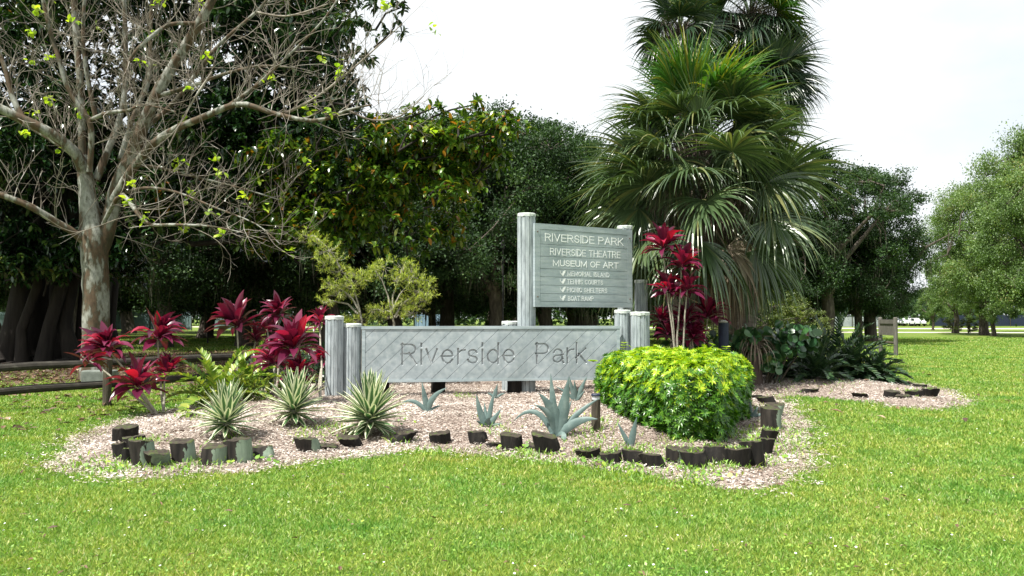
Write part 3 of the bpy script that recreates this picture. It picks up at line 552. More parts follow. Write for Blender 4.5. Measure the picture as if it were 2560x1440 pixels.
# ------------------------------------------------------------------ edging logs
LOGS = [
 (302,1108,56,44,0,'black edging log at the far left back of the bed'),(331,1124,54,32,0,'low black log tucked behind the leftmost cluster of edging logs'),(297,1150,34,42,0,'narrow black log at the left rim of the edging cluster'),
 (318,1158,40,40,0,'narrow black log beside the tallest log of the left cluster'),(352,1170,60,74,1,'tallest log of the left cluster, weedy top and a sliver of green paint'),(386,1166,60,42,1,'short log with peeling green paint, right end of the left cluster'),
 (452,1160,56,60,1,'broad black log with green paint, first after the gap in the edging'),(524,1166,62,52,1,'green painted log in the middle of three by the left yucca'),(590,1160,66,64,1,'tall log with large pale green paint patch below the left yucca'),
 (652,1148,56,28,1,'low slanted log with green paint right of the left yucca'),(768,1131,60,36,1,'log with whitish peeling paint between the first and second yucca'),(822,1126,52,12,0,'log sunk almost level with the mulch, left of the third yucca'),
 (878,1121,54,30,0,'dark log just below the left side of the third yucca'),(990,1110,54,28,0,'dark log with pennywort leaves right of the third yucca'),(1099,1112,52,30,0,'lone dark log standing in the open stretch of mulch'),
 (1197,1111,50,32,0,'dark log below the upright middle agave'),(1233,1121,46,12,0,'low sunken log between two taller dark logs below the middle agave'),(1281,1129,54,44,0,'upright dark log left of the tilted one at the big agave'),
 (1324,1130,44,16,0,'low log wedged beside the tilted log at the big agave'),(1374,1138,62,54,0,'black log tilting over in front of the big agave'),(1478,1151,60,28,0,'low mossy log left of the small agave pair'),
 (1532,1166,52,34,0,'mossy log in front of the two bladed agave'),(1592,1161,56,34,0,'mossy topped log below the left part of the hedge'),(1644,1173,56,36,0,'clean cut dark log in front of the hedge'),
 (1692,1160,50,40,1,'pale streaked log half hidden behind its neighbours at the hedge'),(1748,1175,62,50,0,'large log with grassy top below the hedge corner'),(1797,1164,56,50,0,'square cut black log right of the grassy topped one'),
 (1850,1172,64,54,0,'mossy log with weeds growing on its face near the right corner'),(1893,1172,54,72,0,'tall mossy log on the right corner of the edging'),(1911,1140,44,46,0,'dark log just behind the tall corner log'),
 (1922,1108,42,36,0,'mossy log in the right hand row, third from the corner'),(1934,1078,52,62,1,'tall split log with pale paint on the right side of the bed'),(1936,1044,48,34,1,'log with a pale lichen edge near the top of the right row'),
 (1928,1012,40,20,0,'small log near the end of the right row'),(1902,999,38,10,0,'flat log sunk in mulch by the upper end of the right row'),
 (2022,982,40,11,0,'flat dark log below the big dark cycads'),(2160,986,36,12,0,'small dark log, first of the right lobe of the bed'),(2236,995,40,18,0,'dark log in the right lobe, left of a sunken one'),
 (2270,997,34,8,0,'sunken log in the right lobe between two taller ones'),(2296,994,40,18,0,'mossy log near the right end of the bed'),(2327,994,42,24,0,'mossy log at the rightmost end of the edging'),
 (2306,971,34,9,0,'flat grey log behind the rightmost ones'),(2284,963,32,8,0,'flat grey log farthest back at the right tip of the bed')]
def logs():
    for i, (px, by, wp, hp, gr, lab) in enumerate(LOGS):
        p = G(px, by); d = p.y + .12; r = wp / 2 / F * d; h = hp / F * d * .86; h = max(h, .035); rs = np.random.default_rng(i + 50)
        lx, ly = rs.normal(0, .045, 2); tilt = 0
        if i == 19: lx, ly, tilt = -.06, -.02, .22
        n = 22; aa = np.linspace(0, 6.2832, n, endpoint=False); wob = 1 + .05 * np.sin(aa * 2 + i) + .035 * np.sin(aa * 5 + i * 2) + rs.normal(0, .014, n)
        root = empty('edging_log', (p.x, p.y + r * .8, p.z), lab, 'edging log', 'log edging around the flower bed')
        root.rotation_euler.z = 0 if i == 19 else (rs.uniform(-.15, .25) if gr else rs.uniform(-1.1, .7))
        rows = []; hs = np.linspace(-.12, h, 5)
        for z in hs:
            t = max(z, 0) / max(h, .01); rows.append(np.column_stack([lx * t + np.cos(aa) * r * wob, ly * t + np.sin(aa) * r * wob, np.full(n, z) + (np.cos(aa) * r * -tilt if z == hs[-1] else 0) + (rs.normal(0, .004, n) + .014 * np.sin(aa + i) + .005 * np.sin(aa * 3 + i) if z == hs[-1] else 0)]))
        mb = MB(); V = np.concatenate(rows); j = np.arange(n); j2 = (j + 1) % n
        mb.add(V, np.concatenate([np.stack([k * n + j, k * n + j2, (k + 1) * n + j2, (k + 1) * n + j], 1) for k in range(4)])); o = mb.build('log_body', M['log_green'] if gr else M['log'], root, smooth=True)
        top = rows[-1]; c = top.mean(0); mb = MB(); rings = [top + (0, 0, .001)]
        for q, dz in ((.9, .008), (.6, .003), (.3, .007), (.03, 0)): rings.append(c + (top - c) * q + np.column_stack([np.zeros(n), np.zeros(n), dz + rs.normal(0, .004, n)]))
        if any(q in lab for q in ('moss', 'grass', 'weed')):
            m = 60; q = rng.random(m) ** .5 * r * .9; a = rng.uniform(0, 6.283, m); mm = MB(); mm.strips(np.column_stack([lx + np.cos(a) * q, ly + np.sin(a) * q, np.full(m, h - .005)]), np.column_stack([rng.normal(0, .6, (m, 2)), np.ones(m)]), rng.uniform(.015, .06, m), rng.uniform(.006, .016, m), 2, .8, np.array([.6, 1, .05]), .2); mm.build('moss_tuft', M['weed'], root)
        V = np.concatenate(rings); mb.add(V, np.concatenate([np.stack([k * n + j, k * n + j2, (k + 1) * n + j2, (k + 1) * n + j], 1) for k in range(4)])); mb.build('cut_top', M['log_top'], root, smooth=True)
logs()
# ------------------------------------------------------------------ weeds in and around the bed
def weeds():
    spots = [(440,1165,60),(520,1150,60),(310,1160,70),(230,1165,90),(770,1100,50),(830,1090,40),(880,1090,40),(1000,1100,40),(1090,1125,40),(1160,1010,30),(1240,1085,50),(1330,1140,60),(1420,1080,60),(1440,1155,80),(1470,1105,60),(1530,1130,80),(1560,1170,60),(1600,1130,60),(1700,1150,70),(1760,1165,60),(1860,1100,60),(1880,1080,50),(1840,1160,60),(1900,1150,50),(1960,1120,60),(1980,1100,60),(1950,1060,40),(2000,1080,50),(1740,1200,60),(1600,1190,60),(1310,1130,40),(590,1115,40),(500,1050,40),(1500,1080,40),(1700,1120,40),(380,1110,40),(1900,1020,40),(2290,985,40),(2100,975,40),(1980,975,50)]
    mb = MB(); mr = MB()
    for (px, py, w) in spots:
        n = int(w * 2.2); X = rng.normal(px, w * .55, n); Y = rng.normal(py, w * .16, n); pts = []
        for x, y in zip(X, Y): pts.append(tuple(G0(x, max(y, 900), .05)))
        P = np.array(pts); P[:, 2] = np.maximum(bedh(P), 0) + .02; a = rng.uniform(0, 6.283, n)
        mb.strips(P, np.column_stack([np.cos(a), np.sin(a), rng.uniform(.4, 2.2, n)]), rng.uniform(.03, .10, n), rng.uniform(.005, .02, n), 2, .5, np.array([.4, 1, .05]), .2)
    tag(mb.build('weeds', M['weed']), kind='stuff')
    # pennywort: small round leaves on short stalks
    pw = [(370,1160),(690//1,1160),(430,1160),(560,1155),(600,1152),(640,1158),(1000,1100),(1010,1090),(1250,1118),(1290,1130),(1305,1126),(1320,1124),(1370,1135),(1385,1130),(1440,1145),(1465,1145),(1490,1150),(1510,1155),(1580,1165),(1600,1165),(1670,1150),(1695,1158),(1720,1170),(1745,1175),(1760,1190),(1790,1190),(470,1170),(250,1158),(300,1170),(210,1165),(1850,1160),(1880,1100),(1960,1150)]
    for (px, py) in pw:
        for _ in range(6):
            p = G0(px + random.gauss(0, 16), py + random.gauss(0, 7), .03); p.z = max(float(bedh(np.array([[p.x, p.y]]))[0]), 0) + random.uniform(.02, .07); r = random.uniform(.012, .027)
            t = Vector((random.gauss(0, .4), -.5 + random.gauss(0, .3), 1)).normalized(); u = t.cross(Vector((1, 0, 0))).normalized(); v = t.cross(u)
            ring = [p + (u * math.cos(a) + v * math.sin(a)) * r * (1 + .08 * math.sin(5 * a)) for a in np.linspace(0, 6.283, 11)[:-1]]; mr.add([tuple(q) for q in ring], np.arange(10)[None])
            mr.tube([p, p - Vector((0, 0, .07))], [.002, .002], 4, False)
    tag(mr.build('pennywort', M['weed']), kind='stuff')
weeds()
# ------------------------------------------------------------------ rosettes: variegated yuccas
def yucca(px, py, rpx, n, label, seed):
    p = G(px, py); Y = p.y + .1; Rr = rpx / F * Y; root = empty('variegated_yucca', (p.x, p.y + .1, p.z), label, 'yucca', 'variegated yuccas along the front of the bed')
    k = np.arange(n); t = (k + .5) / n; az = k * 2.39996 + seed; el = R(88) - t ** 1.05 * R(112)
    D = np.column_stack([np.cos(az) * np.cos(el), np.sin(az) * np.cos(el), np.sin(el)]) + rng.normal(0, .05, (n, 3))
    P = np.column_stack([np.cos(az) * .03, np.sin(az) * .03, .13 + Rr * .38 * (1 - t)]); ln = Rr * rng.uniform(.92, 1.12, n) * np.where(t > .85, .7, 1)
    up = np.column_stack([-np.cos(az) * np.sin(el), -np.sin(az) * np.sin(el), np.cos(el)]) + rng.normal(0, .15, (n, 3))
    mb = MB(); mb.strips(P, D, ln, Rr * rng.uniform(.15, .20, n), 5, .10, np.array([.75, .9, 1, .85, .5, .03]), .35, up=up); mb.build('leaves', M['yucca'], root)
    mb = MB(); mb.tube([(0, 0, -.05), (0, 0, .16 + Rr * .3)], [.05, .03], 8); mb.build('stem', M['pale_stem'], root)
yucca(557, 1100, 88, 84, 'leftmost of the three variegated spiky yuccas, behind the green painted logs', 0)
yucca(729, 1066, 86, 84, 'middle one of the three variegated yuccas, set farther back', 1)
yucca(922, 1090, 99, 104, 'largest variegated yucca, in front of the left end of the long sign', 2)
# ------------------------------------------------------------------ agaves
def bez_leaf(mb, B, C, T, W, prof, fold=.35, ns=8):
    t = np.linspace(0, 1, ns + 1)[:, None]; B, C, T = (np.array(tuple(q), float) for q in (B, C, T))
    P = (1 - t) ** 2 * B + 2 * t * (1 - t) * C + t * t * T; Tn = nrm(np.gradient(P, axis=0)); side = np.cross(Tn, np.array([0, -1, .35])); side = nrm(side); nn = nrm(np.cross(side, Tn))
    w = (W * prof)[:, None] / 2; V = np.stack([P - side * w - nn * w * fold, P, P + side * w - nn * w * fold], 1).reshape(-1, 3); b = np.arange(ns)[:, None] * 3
    th = .010; Vb = V.copy(); Vb = Vb + np.repeat(nn, 3, 0) * th * np.repeat(np.clip(prof, .05, 1)[:, None], 3, 0) * np.tile(np.array([[0.0], [1], [0.0]]), (ns + 1, 1))
    f = np.concatenate([np.concatenate([b, b + 1, b + 4, b + 3], 1), np.concatenate([b + 1, b + 2, b + 5, b + 4], 1)])
    mb.add(V, f); mb.add(Vb, f[:, ::-1])
AP = np.array([.85, .92, 1, 1, .92, .78, .58, .32, .02])
def agave(px, py, leaves, label):
    p = G(px, py); Y = p.y; root = empty('agave', tuple(p), label, 'agave', 'blue grey agaves in the mulch'); k = Y / F
    mb = MB()
    for (tx, ty, cx, cy, w, dy) in leaves:
        B = Vector((tx * .04 * k, random.uniform(-.01, .01), .01)); T = Vector((tx * k, dy, -ty * k)); C = Vector((cx * k, dy * .35, -cy * k)); bez_leaf(mb, B, C, T, w * k, AP)
    mb.build('leaves', M['agave'], root, smooth=True)
    mb = MB(); mb.tube([(0, 0, -.04), (0, 0, .03 + .0006 * len(leaves))], [.035, .02], 8); mb.build('heart', M['agave'], root)
agave(1069, 1031, [(-15,-76,-6,-30,15,.02),(-67,-22,-34,-42,11,.05),(49,-62,2,-42,15,-.04),(34,-14,22,-18,6,.1)], 'three bladed agave near the left end of the open mulch')
agave(1218, 1064, [(-27,-84,-20,-30,17,.0),(19,-96,6,-40,13,.06),(36,-48,14,-18,14,-.03),(-27,-20,-14,-10,9,-.1),(38,-12,18,-4,12,-.05),(6,-28,0,-12,17,-.12),(-8,-60,-4,-25,12,.1)], 'upright agave in the middle of the mulch, right of the three bladed one')
agave(1238, 997, [(6,-38,0,-16,9,0),(-20,-14,-12,-14,7,.02),(25,-13,12,-12,7,.03),(-4,-24,0,-10,7,.05)], 'smallest agave, just under the middle of the long sign')
agave(1390, 1092, [(-12,-158,-4,-60,22,.12),(32,-150,18,-60,33,.0),(-44,-112,0,-78,26,-.04),(-56,-84,-4,-72,18,-.10),(-108,-36,-46,-108,14,.1),(112,-98,44,-62,15,.08),(101,-50,48,-56,22,-.12),(42,-92,20,-40,16,.15),(-6,-100,2,-50,26,-.02),(16,10,24,-24,17,-.22),(-20,-6,-10,-20,12,-.2)], 'largest agave with broad arching blue grey blades')
agave(1440, 1004, [(-18,-66,-8,-24,12,0),(-4,-54,-2,-20,12,-.03),(29,-64,8,-24,13,.02),(-52,-38,-20,-24,8,.05),(22,-30,10,-12,8,-.05)], 'agave close to the sign between the big agave and the hedge')
agave(1577, 1110, [(-34,-64,-14,-24,12,.0),(15,-76,4,-30,17,-.02),(2,-30,0,-10,12,.05)], 'two bladed agave in front of the hedge')
agave(1880, 1045, [(-5,-46,-2,-20,8,.0),(15,-30,6,-10,10,-.02),(40,-8,16,-12,8,-.05),(-32,-6,-14,-10,8,.02)], 'small agave right of the hedge by the log row')
agave(908, 990, [(-14,-56,-6,-24,13,.0),(18,-62,6,-26,13,.03),(4,-40,0,-16,12,-.04)], 'agave standing behind the largest yucca at the sign post')
# ------------------------------------------------------------------ ti plants
def rosette(mb, c, Rr, n, seed, young=.25):
    k = np.arange(n); t = (k + .5) / n; az = k * 2.39996 + seed; el = R(82) - t * R(85)
    D = np.column_stack([np.cos(az) * np.cos(el), np.sin(az) * np.cos(el), np.sin(el)]) + rng.normal(0, .10, (n, 3))
    D = D + rng.normal(0, .22, 3) * (1, 1, .3)
    P = np.array(tuple(c)) + np.column_stack([np.cos(az) * .01, np.sin(az) * .01, (1 - t) * .13 - .06]); ln = Rr * rng.uniform(.85, 1.2, n) * (1 - .25 * (t < .15))
    up = np.column_stack([-np.cos(az) * np.sin(el), -np.sin(az) * np.sin(el), np.cos(el)]) + rng.normal(0, .3, (n, 3))
    mb.strips(P, D, ln, Rr * rng.uniform(.24, .36, n), 6, rng.uniform(.2, .9, n), np.array([.16, .45, .85, 1, .85, .5, .02]), .38, up=up)
def ti_plant(base_px, heads, label, mat='ti_leaf', Y=None, n=36):
    p = G(*base_px) if Y is None else at(base_px[0], base_px[1], Y); Y = p.y
    if Y is not None: p.z = max(float(bedh(np.array([[p.x, p.y]]))[0]), 0) if True else 0
    root = empty('ti_plant', tuple(p), label, 'ti plant', 'red leaved ti plants')
    for i, h in enumerate(heads):
        px, py, r = h[:3]; dy = h[3] if len(h) > 3 else random.uniform(-.25, .3); c = at(px, py, Y + dy) - p; Rr = r / F * Y
        mid = Vector((c.x * .45 + random.gauss(0, .03), c.y * .5, c.z * .42)); mb = MB()
        q = [Vector((random.uniform(-.03, .03), 0, -.03)).lerp(mid, 0), mid * .5 + Vector((0, 0, -.02)), mid, mid.lerp(c, .5) + Vector((random.gauss(0, .02), 0, .02)), c]
        mb.tube(q, [.021, .019, .017, .015, .013], 7, rough=.06); mb.build('stem', M['pale_stem'], root, smooth=True)
        mb = MB(); rosette(mb, c, Rr, n, i * 1.7 + px); mb.build('leaf_crown', M[mat], root, smooth=True)
ti_plant((400,1038), [(268,872,66,-.2),(222,900,52,.1),(345,962,74,-.25)], 'low spreading ti plant at the left end of the bed, leaning left')
ti_plant((408,1034), [(394,842,72,.35),(420,930,50,.2)], 'ti plant with one high red rosette left of the yellow green cycad', 'ti_leaf')
ti_plant((600,1003), [(592,812,74,.1),(640,850,40,.6)], 'ti plant with a broad dusky rosette above the yellow green cycad', 'ti_dark', n=46)
ti_plant((690,996), [(697,786,54,.5),(668,822,34,.7)], 'dark ti plant behind, topping the middle of the left group', 'ti_dark')
ti_plant((800,1003), [(800,805,42,1.2),(808,900,36,.8)], 'small ti plant partly behind the left sign post')
ti_plant((772,1006), [(735,868,82,-.3),(684,905,62,-.2),(748,935,48,-.4)], 'bright red ti plant in front of the leftmost sign post', n=38)
ti_plant((1698,985), [(1658,618,62,.1),(1704,662,58,-.1),(1672,728,54,.1),(1718,722,50,-.1)], 'tallest ti plant, red heads rising right of the directory board', Y=15.0, n=34)
ti_plant((1740,985), [(1770,790,62,.2),(1715,805,54,0),(1672,838,48,.2),(1730,845,48,-.1),(1650,800,40,.3)], 'dark wine coloured ti plant below the tallest one, behind the hedge', 'ti_dark', Y=15.6, n=34)
# ------------------------------------------------------------------ cycads
def cycad(px, py, Y, nf, Lf, label, mat, elr=(75, 5), pin=.11, pw=.034, group=None, name='cycad', azr=(0, 360), z=None):
    p = G(px, py) if Y is None else at(px, py, Y); p.z = max(float(bedh(np.array([[p.x, p.y]]))[0]), 0) if z is None else z
    root = empty(name, tuple(p), label, 'cycad', group); mb = MB(); ms = MB()
    for i in range(nf):
        az = R(random.uniform(*azr)) if azr != (0, 360) else i * 2.39996 + random.uniform(-.2, .2); el = R(elr[0] + (elr[1] - elr[0]) * (i + .5) / nf); Ln = Lf * random.uniform(.8, 1.1)
        d = Vector((math.cos(az) * math.cos(el), math.sin(az) * math.cos(el), math.sin(el))); c = Vector((0, 0, .04)); pts = [c.copy()]; ds = [d.copy()]; k = 12
        for j in range(k): c = c + d * Ln / k; d = (d + Vector((0, 0, -.075 * (1 + j * .12)))).normalized(); pts.append(c.copy()); ds.append(d.copy())
        ms.tube(pts, np.linspace(.009, .003, len(pts)), 5, False)
        PP = []; DD = []; LL = []; UP = []; npair = 19
        for j in range(npair):
            t = .18 + .82 * j / (npair - 1); f = t * k; a = min(int(f), k - 1); q = pts[a].lerp(pts[a + 1], f - a); dd = ds[a]; s = dd.cross(Vector((0, 0, 1))).normalized(); u = s.cross(dd).normalized()
            for sg in (-1, 1):
                ang = R(72 - 38 * t); v = (s * sg * math.sin(ang) + dd * math.cos(ang) + u * .32 + Vector((random.gauss(0, .09), random.gauss(0, .09), random.gauss(0, .09)))).normalized()
                PP.append(q[:]); DD.append(v[:]); LL.append(pin * (1 - .35 * abs(t - .45)) * random.uniform(.85, 1.15)); UP.append((u + dd * .5)[:])
        mb.strips(PP, DD, LL, pw, 3, .15, np.array([.5, 1, .85, .1]), .15, up=np.array(UP))
    mb.build('leaflets', M[mat], root); ms.build('stalks', M[mat], root)
    mt = MB(); mt.tube([(0, 0, -.05), (0, 0, .09)], [.09, .07], 9, rough=.08); mt.build('trunk', M['palm_trunk'], root)
cycad(545, 1010, 13.2, 17, 1.15, 'yellow green cycad with arching fronds between the red ti plants', 'zamia_green', (80, 22), .15, .050)
cycad(620, 1000, 13.9, 12, .95, 'taller darker green cycad right behind the yellow green one', 'zamia_green', (85, 40), .15, .048)
cycad(478, 1046, None, 5, .22, 'tiny yellowing cycad low behind the left yucca', 'zamia_green', (60, 8), .05, .022)
DC = [(1950,975,17.6,22,.85,'dark low cycad right of the dried palm stump'),(2015,965,18.6,30,1.15,'dark cycad beneath the sea grape, left of the largest'),(2085,968,18.4,40,1.4,'largest dark cycad, rising highest in the right lobe'),(2045,978,17.2,28,.95,'low dark cycad at the front edge of the right lobe'),(2135,972,18.0,32,1.05,'dark cycad left of the one with yellowish fronds'),(2115,960,19.6,28,1.2,'dark cycad at the back of the right lobe below the wooden notice board'),(2195,973,17.8,24,.75,'small cycad with yellowish fronds at the right end of the dark ones')]
for i, (px, py, Y, nf, Lf, lab) in enumerate(DC): cycad(px, py, Y, nf, Lf, lab, 'zamia_dark', (84, 0), .17, .042, 'cycads in the right lobe of the bed')
# ------------------------------------------------------------------ leafy things
def ball_leaves(mb, c, r, n, ln, wd, strips=0, droop=.3, flat=1.0, upb=.0, shell=.55, mat=0, whorl=0):
    u = rnd_dir(n); rad = (shell + (1 - shell) * rng.random(n)) ** .6; rr = np.array([r, r, r * flat]); P = np.array(tuple(c)) + u * rad[:, None] * rr
    D = u * .8 + rnd_dir(n) * .8 + np.array([0, 0, upb]); ln_ = ln * rng.uniform(.7, 1.25, n)
    if whorl:
        P = np.repeat(P, whorl, 0); ax = nrm(u * .9 + np.array([0, 0, .5]) + rng.normal(0, .35, (n, 3))); ax = np.repeat(ax, whorl, 0); q = nrm(np.cross(ax, rnd_dir(len(ax)))); D = q + ax * rng.uniform(-.35, .9, (len(ax), 1)); P = P + ax * rng.uniform(-.12, .06, (len(ax), 1)) * ln * 3
        ln_ = ln * rng.uniform(.75, 1.2, len(P))
    if strips: mb.strips(P, D, ln_, wd, strips, droop, None if strips > 2 else np.array([.35, 1, .05]), .25, mat=mat)
    else: mb.kites(P, D, ln_, wd, mat=mat)
# hedge: clipped block of bright umbrella-leaved shrub
def hedge():
    FT = np.array([(1.92, 9.3), (2.3, 9.4), (3.3, 11.4), (3.98, 13.3), (3.85, 14.0), (2.6, 14.1), (1.6, 13.9), (1.40, 13.2), (1.45, 11.8), (1.6, 10.6)])
    FT = np.array([(1.93, 9.12), (2.26, 9.2), (3.05, 11.2), (3.62, 12.8), (3.5, 13.6), (2.6, 13.8), (1.75, 13.6), (1.58, 12.8), (1.62, 11.4), (1.72, 10.2)])
    c0 = FT.mean(0); root = empty('clipped_hedge', (c0[0], c0[1], .1), 'bright yellow green clipped hedge of glossy whorled leaves right of the sign', 'hedge')
    H = .80; n = 9000; P = np.column_stack([rng.uniform(1.2, 4.2, n * 4), rng.uniform(9.5, 14.3, n * 4)]); P = P[inside(P, FT)]; d = sdist(P, FT); top = P[:5600]; dt = d[:5600]
    zt = H - .06 * (1 - np.clip(dt / .35, 0, 1)) ** 2 + .045 * wav(top[:, 0] * 3, top[:, 1] * 3) + .03 * wav(top[:, 0] * 9, top[:, 1] * 8) + np.abs(rng.normal(0, .035, len(top))) + .08
    T = np.column_stack([top, zt]); nT = np.column_stack([rng.normal(0, .35, (len(top), 2)), np.ones(len(top))])
    S = []; SN = []; m = len(FT)
    ln = [np.linalg.norm(FT[(i + 1) % m] - FT[i]) for i in range(m)]; tot = sum(ln)
    for i in range(m):
        k = int(7200 * ln[i] / tot); t = rng.random(k)[:, None]; q = FT[i] * (1 - t) + FT[(i + 1) % m] * t; e = nrm(FT[(i + 1) % m] - FT[i]); nn = np.array([e[1], -e[0]])
        z = rng.uniform(-.04, H + .02, k); out = .06 + .09 * np.sin(np.clip(z / H, 0, 1) * 3.0) + .05 * wav(q[:, 0] * 4 + z * 3, q[:, 1] * 4) + .035 * wav(q[:, 0] * 11 + z * 13, q[:, 1] * 9 - z * 8) + rng.normal(0, .035, k) - .07 * np.clip((z / H - .75) / .25, 0, 1) ** 2
        S.append(np.column_stack([q + nn * out[:, None], z + .08])); SN.append(np.column_stack([np.tile(nn, (k, 1)), np.full(k, 1.0)]) + rng.normal(0, .5, (k, 3)))
    for i in range(m):                             # round the corners
        e0 = nrm(FT[i] - FT[i - 1]); e1 = nrm(FT[(i + 1) % m] - FT[i]); n0 = np.array([e0[1], -e0[0]]); n1 = np.array([e1[1], -e1[0]]); k = int(60 + 420 * (1 - n0 @ n1)); f = rng.random((k, 1)); nn = nrm(n0 * (1 - f) + n1 * f)
        z = rng.uniform(-.04, H + .02, k); out = .05 + .08 * np.sin(np.clip(z / H, 0, 1) * 3.0) + rng.normal(0, .035, k) - .10 * np.clip((z / H - .75) / .25, 0, 1) ** 2
        S.append(np.column_stack([FT[i] + nn * out[:, None], z + .08])); SN.append(np.column_stack([nn, np.full(k, .45)]) + rng.normal(0, .3, (k, 3)))
    S = np.concatenate(S); SN = np.concatenate(SN); C = np.concatenate([T, S]); NN = nrm(np.concatenate([nT, SN])); n = len(C); wl = 8
    a = (np.arange(wl) / wl * 6.283)[None] + rng.uniform(0, 6.28, (n, 1)); u = nrm(np.cross(NN, np.array([.3, .2, .9]) + rng.normal(0, .1, (n, 3)))); v = np.cross(NN, u)
    D = (u[:, None] * np.cos(a)[..., None] + v[:, None] * np.sin(a)[..., None]) + NN[:, None] * .25; P = np.repeat(C, wl, 0); D = D.reshape(-1, 3)
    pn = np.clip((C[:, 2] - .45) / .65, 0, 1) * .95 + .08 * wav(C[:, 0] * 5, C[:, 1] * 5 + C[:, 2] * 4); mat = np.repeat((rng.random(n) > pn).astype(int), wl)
    mb = MB(); root_off = np.array([c0[0], c0[1], .1]); sz = np.repeat(rng.uniform(.75, 1.15, n), wl)
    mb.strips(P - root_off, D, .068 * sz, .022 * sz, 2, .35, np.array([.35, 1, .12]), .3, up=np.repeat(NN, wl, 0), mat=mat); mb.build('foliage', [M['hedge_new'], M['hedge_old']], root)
    # sprigs standing out of the hedge top
    mb = MB(); st = MB()
    for (px, py, Y) in ((1530, 900, 13.1), (1690, 872, 13.2), (1790, 875, 13.0), (1850, 930, 12.2), (1600, 890, 12.9), (1650, 885, 12.6), (1720, 880, 12.9), (1765, 884, 12.8), (1835, 905, 12.4), (1500, 930, 12.6), (1560, 858, 13.6), (1548, 905, 13.4), (1600, 880, 13.8), (1620, 878, 13.9), (1575, 900, 13.7), (1815, 868, 13.5), (1484, 905, 13.2)):
        t = at(px, py, Y); b = Vector((t.x + random.gauss(0, .05), t.y, .8)); o = Vector(root_off); st.tube([b - o, (b + t) / 2 - o, t - o], [.008, .006, .004], 5, False)
        for k in range(5):
            c = b.lerp(t, .35 + .65 * k / 4) - o; m = 7; aa = np.linspace(0, 6.28, m, endpoint=False) + k; D = np.column_stack([np.cos(aa), np.sin(aa), np.full(m, .3)]); mb.strips(np.tile(np.array(c[:]), (m, 1)), D, .085, .03, 2, .5, np.array([.35, 1, .12]), .3)
    mb.build('sprigs', M['hedge_new'], root); st.build('stems', M['pale_stem'], root)
    # the shrub's woody inside
    mb = MB()
    for i in range(60):
        k = rng.integers(0, len(P)); q = C[rng.integers(0, n)]; s = np.array([c0[0] + (q[0] - c0[0]) * .75, c0[1] + (q[1] - c0[1]) * .75, .02]); e = s + (q - s) * .85
        mb.tube([s - root_off, (s + e) / 2 - root_off + rng.normal(0, .03, 3), e - root_off], [.012, .008, .004], 5, False)
    mb.build('branches', M['dark_wood'], root)
hedge()
def bottlebrush(label, stems, blobs, Y, seed):
    random.seed(seed); b0 = at(stems[0][0][0], stems[0][0][1], Y); root = empty('bottlebrush_shrub', (b0.x, b0.y, 0.1), label, 'shrub', 'yellow green shrubs behind the long sign'); o = Vector(root.location); mb = MB(); ml = MB()
    for st in stems:
        pts = [at(x, y, Y + random.uniform(-.1, .1)) - o for x, y in st]; mb.tube(pts, np.linspace(.022, .008, len(pts)), 6, False)
    b = at(stems[0][0][0], stems[0][0][1], Y) - o; mb.tube([(b.x, b.y, -.1), (b.x, b.y, b.z * .5), tuple(b)], [.03, .028, .024], 7, False)
    PP = []; DD = []
    for (x, y, r, near) in blobs:
        c = at(x, y, Y + random.uniform(-.25, .25)) - o; rr = r / F * Y; s0 = at(near[0], near[1], Y) - o
        mb.tube([s0, s0.lerp(c, .5) + Vector((0, 0, .04)), c], [.009, .007, .004], 5, False)
        for k in range(int(12 + r * .30)):
            d = Vector(rnd_dir(1)[0]) * rr * random.uniform(.3, 1.05); d.z *= .75; t = c + d; e = t + Vector((d.x, d.y, d.z + rr * .35)).normalized() * random.uniform(.07, .14)
            mb.tube([c + d * .2, t, e], [.004, .003, .0015], 3, False)
            m = 13; tt = rng.random(m)[:, None]; P = np.array(t[:]) * (1 - tt) + np.array(e[:]) * tt; ax = nrm(np.array((e - t)[:])[None]); q = nrm(np.cross(ax, rnd_dir(m))); PP.append(P); DD.append(q + ax * .9)
    PP = np.concatenate(PP); DD = np.concatenate(DD); n = len(PP); ml.strips(PP, DD, rng.uniform(.06, .10, n), rng.uniform(.010, .016, n), 2, .2, np.array([.5, 1, .05]), .2)
    mb.build('branches', M['pale_stem'], root); ml.build('foliage', M['brush_leaf'], root)
bottlebrush('taller yellow green shrub leaning left behind the left end of the sign', [[(905,806),(898,770),(888,735),(872,700),(850,670)],[(900,780),(880,745),(850,720),(830,712)],[(895,785),(870,760),(830,752),(812,758)],[(850,670),(835,640),(815,615),(790,595)]],
  [(772,590,16,(800,600)),(795,606,22,(815,615)),(818,628,28,(835,640)),(835,652,28,(840,650)),(812,655,18,(835,640)),(850,680,26,(850,670)),(830,712,26,(850,720)),(862,715,24,(870,700)),(890,690,26,(872,700)),(908,700,18,(888,720)),(870,740,18,(880,745)),(812,756,14,(830,752)),(885,708,22,(872,700)),(845,738,20,(850,720)),(900,800,16,(905,806)),(868,806,14,(900,806))], 15.6, 3)
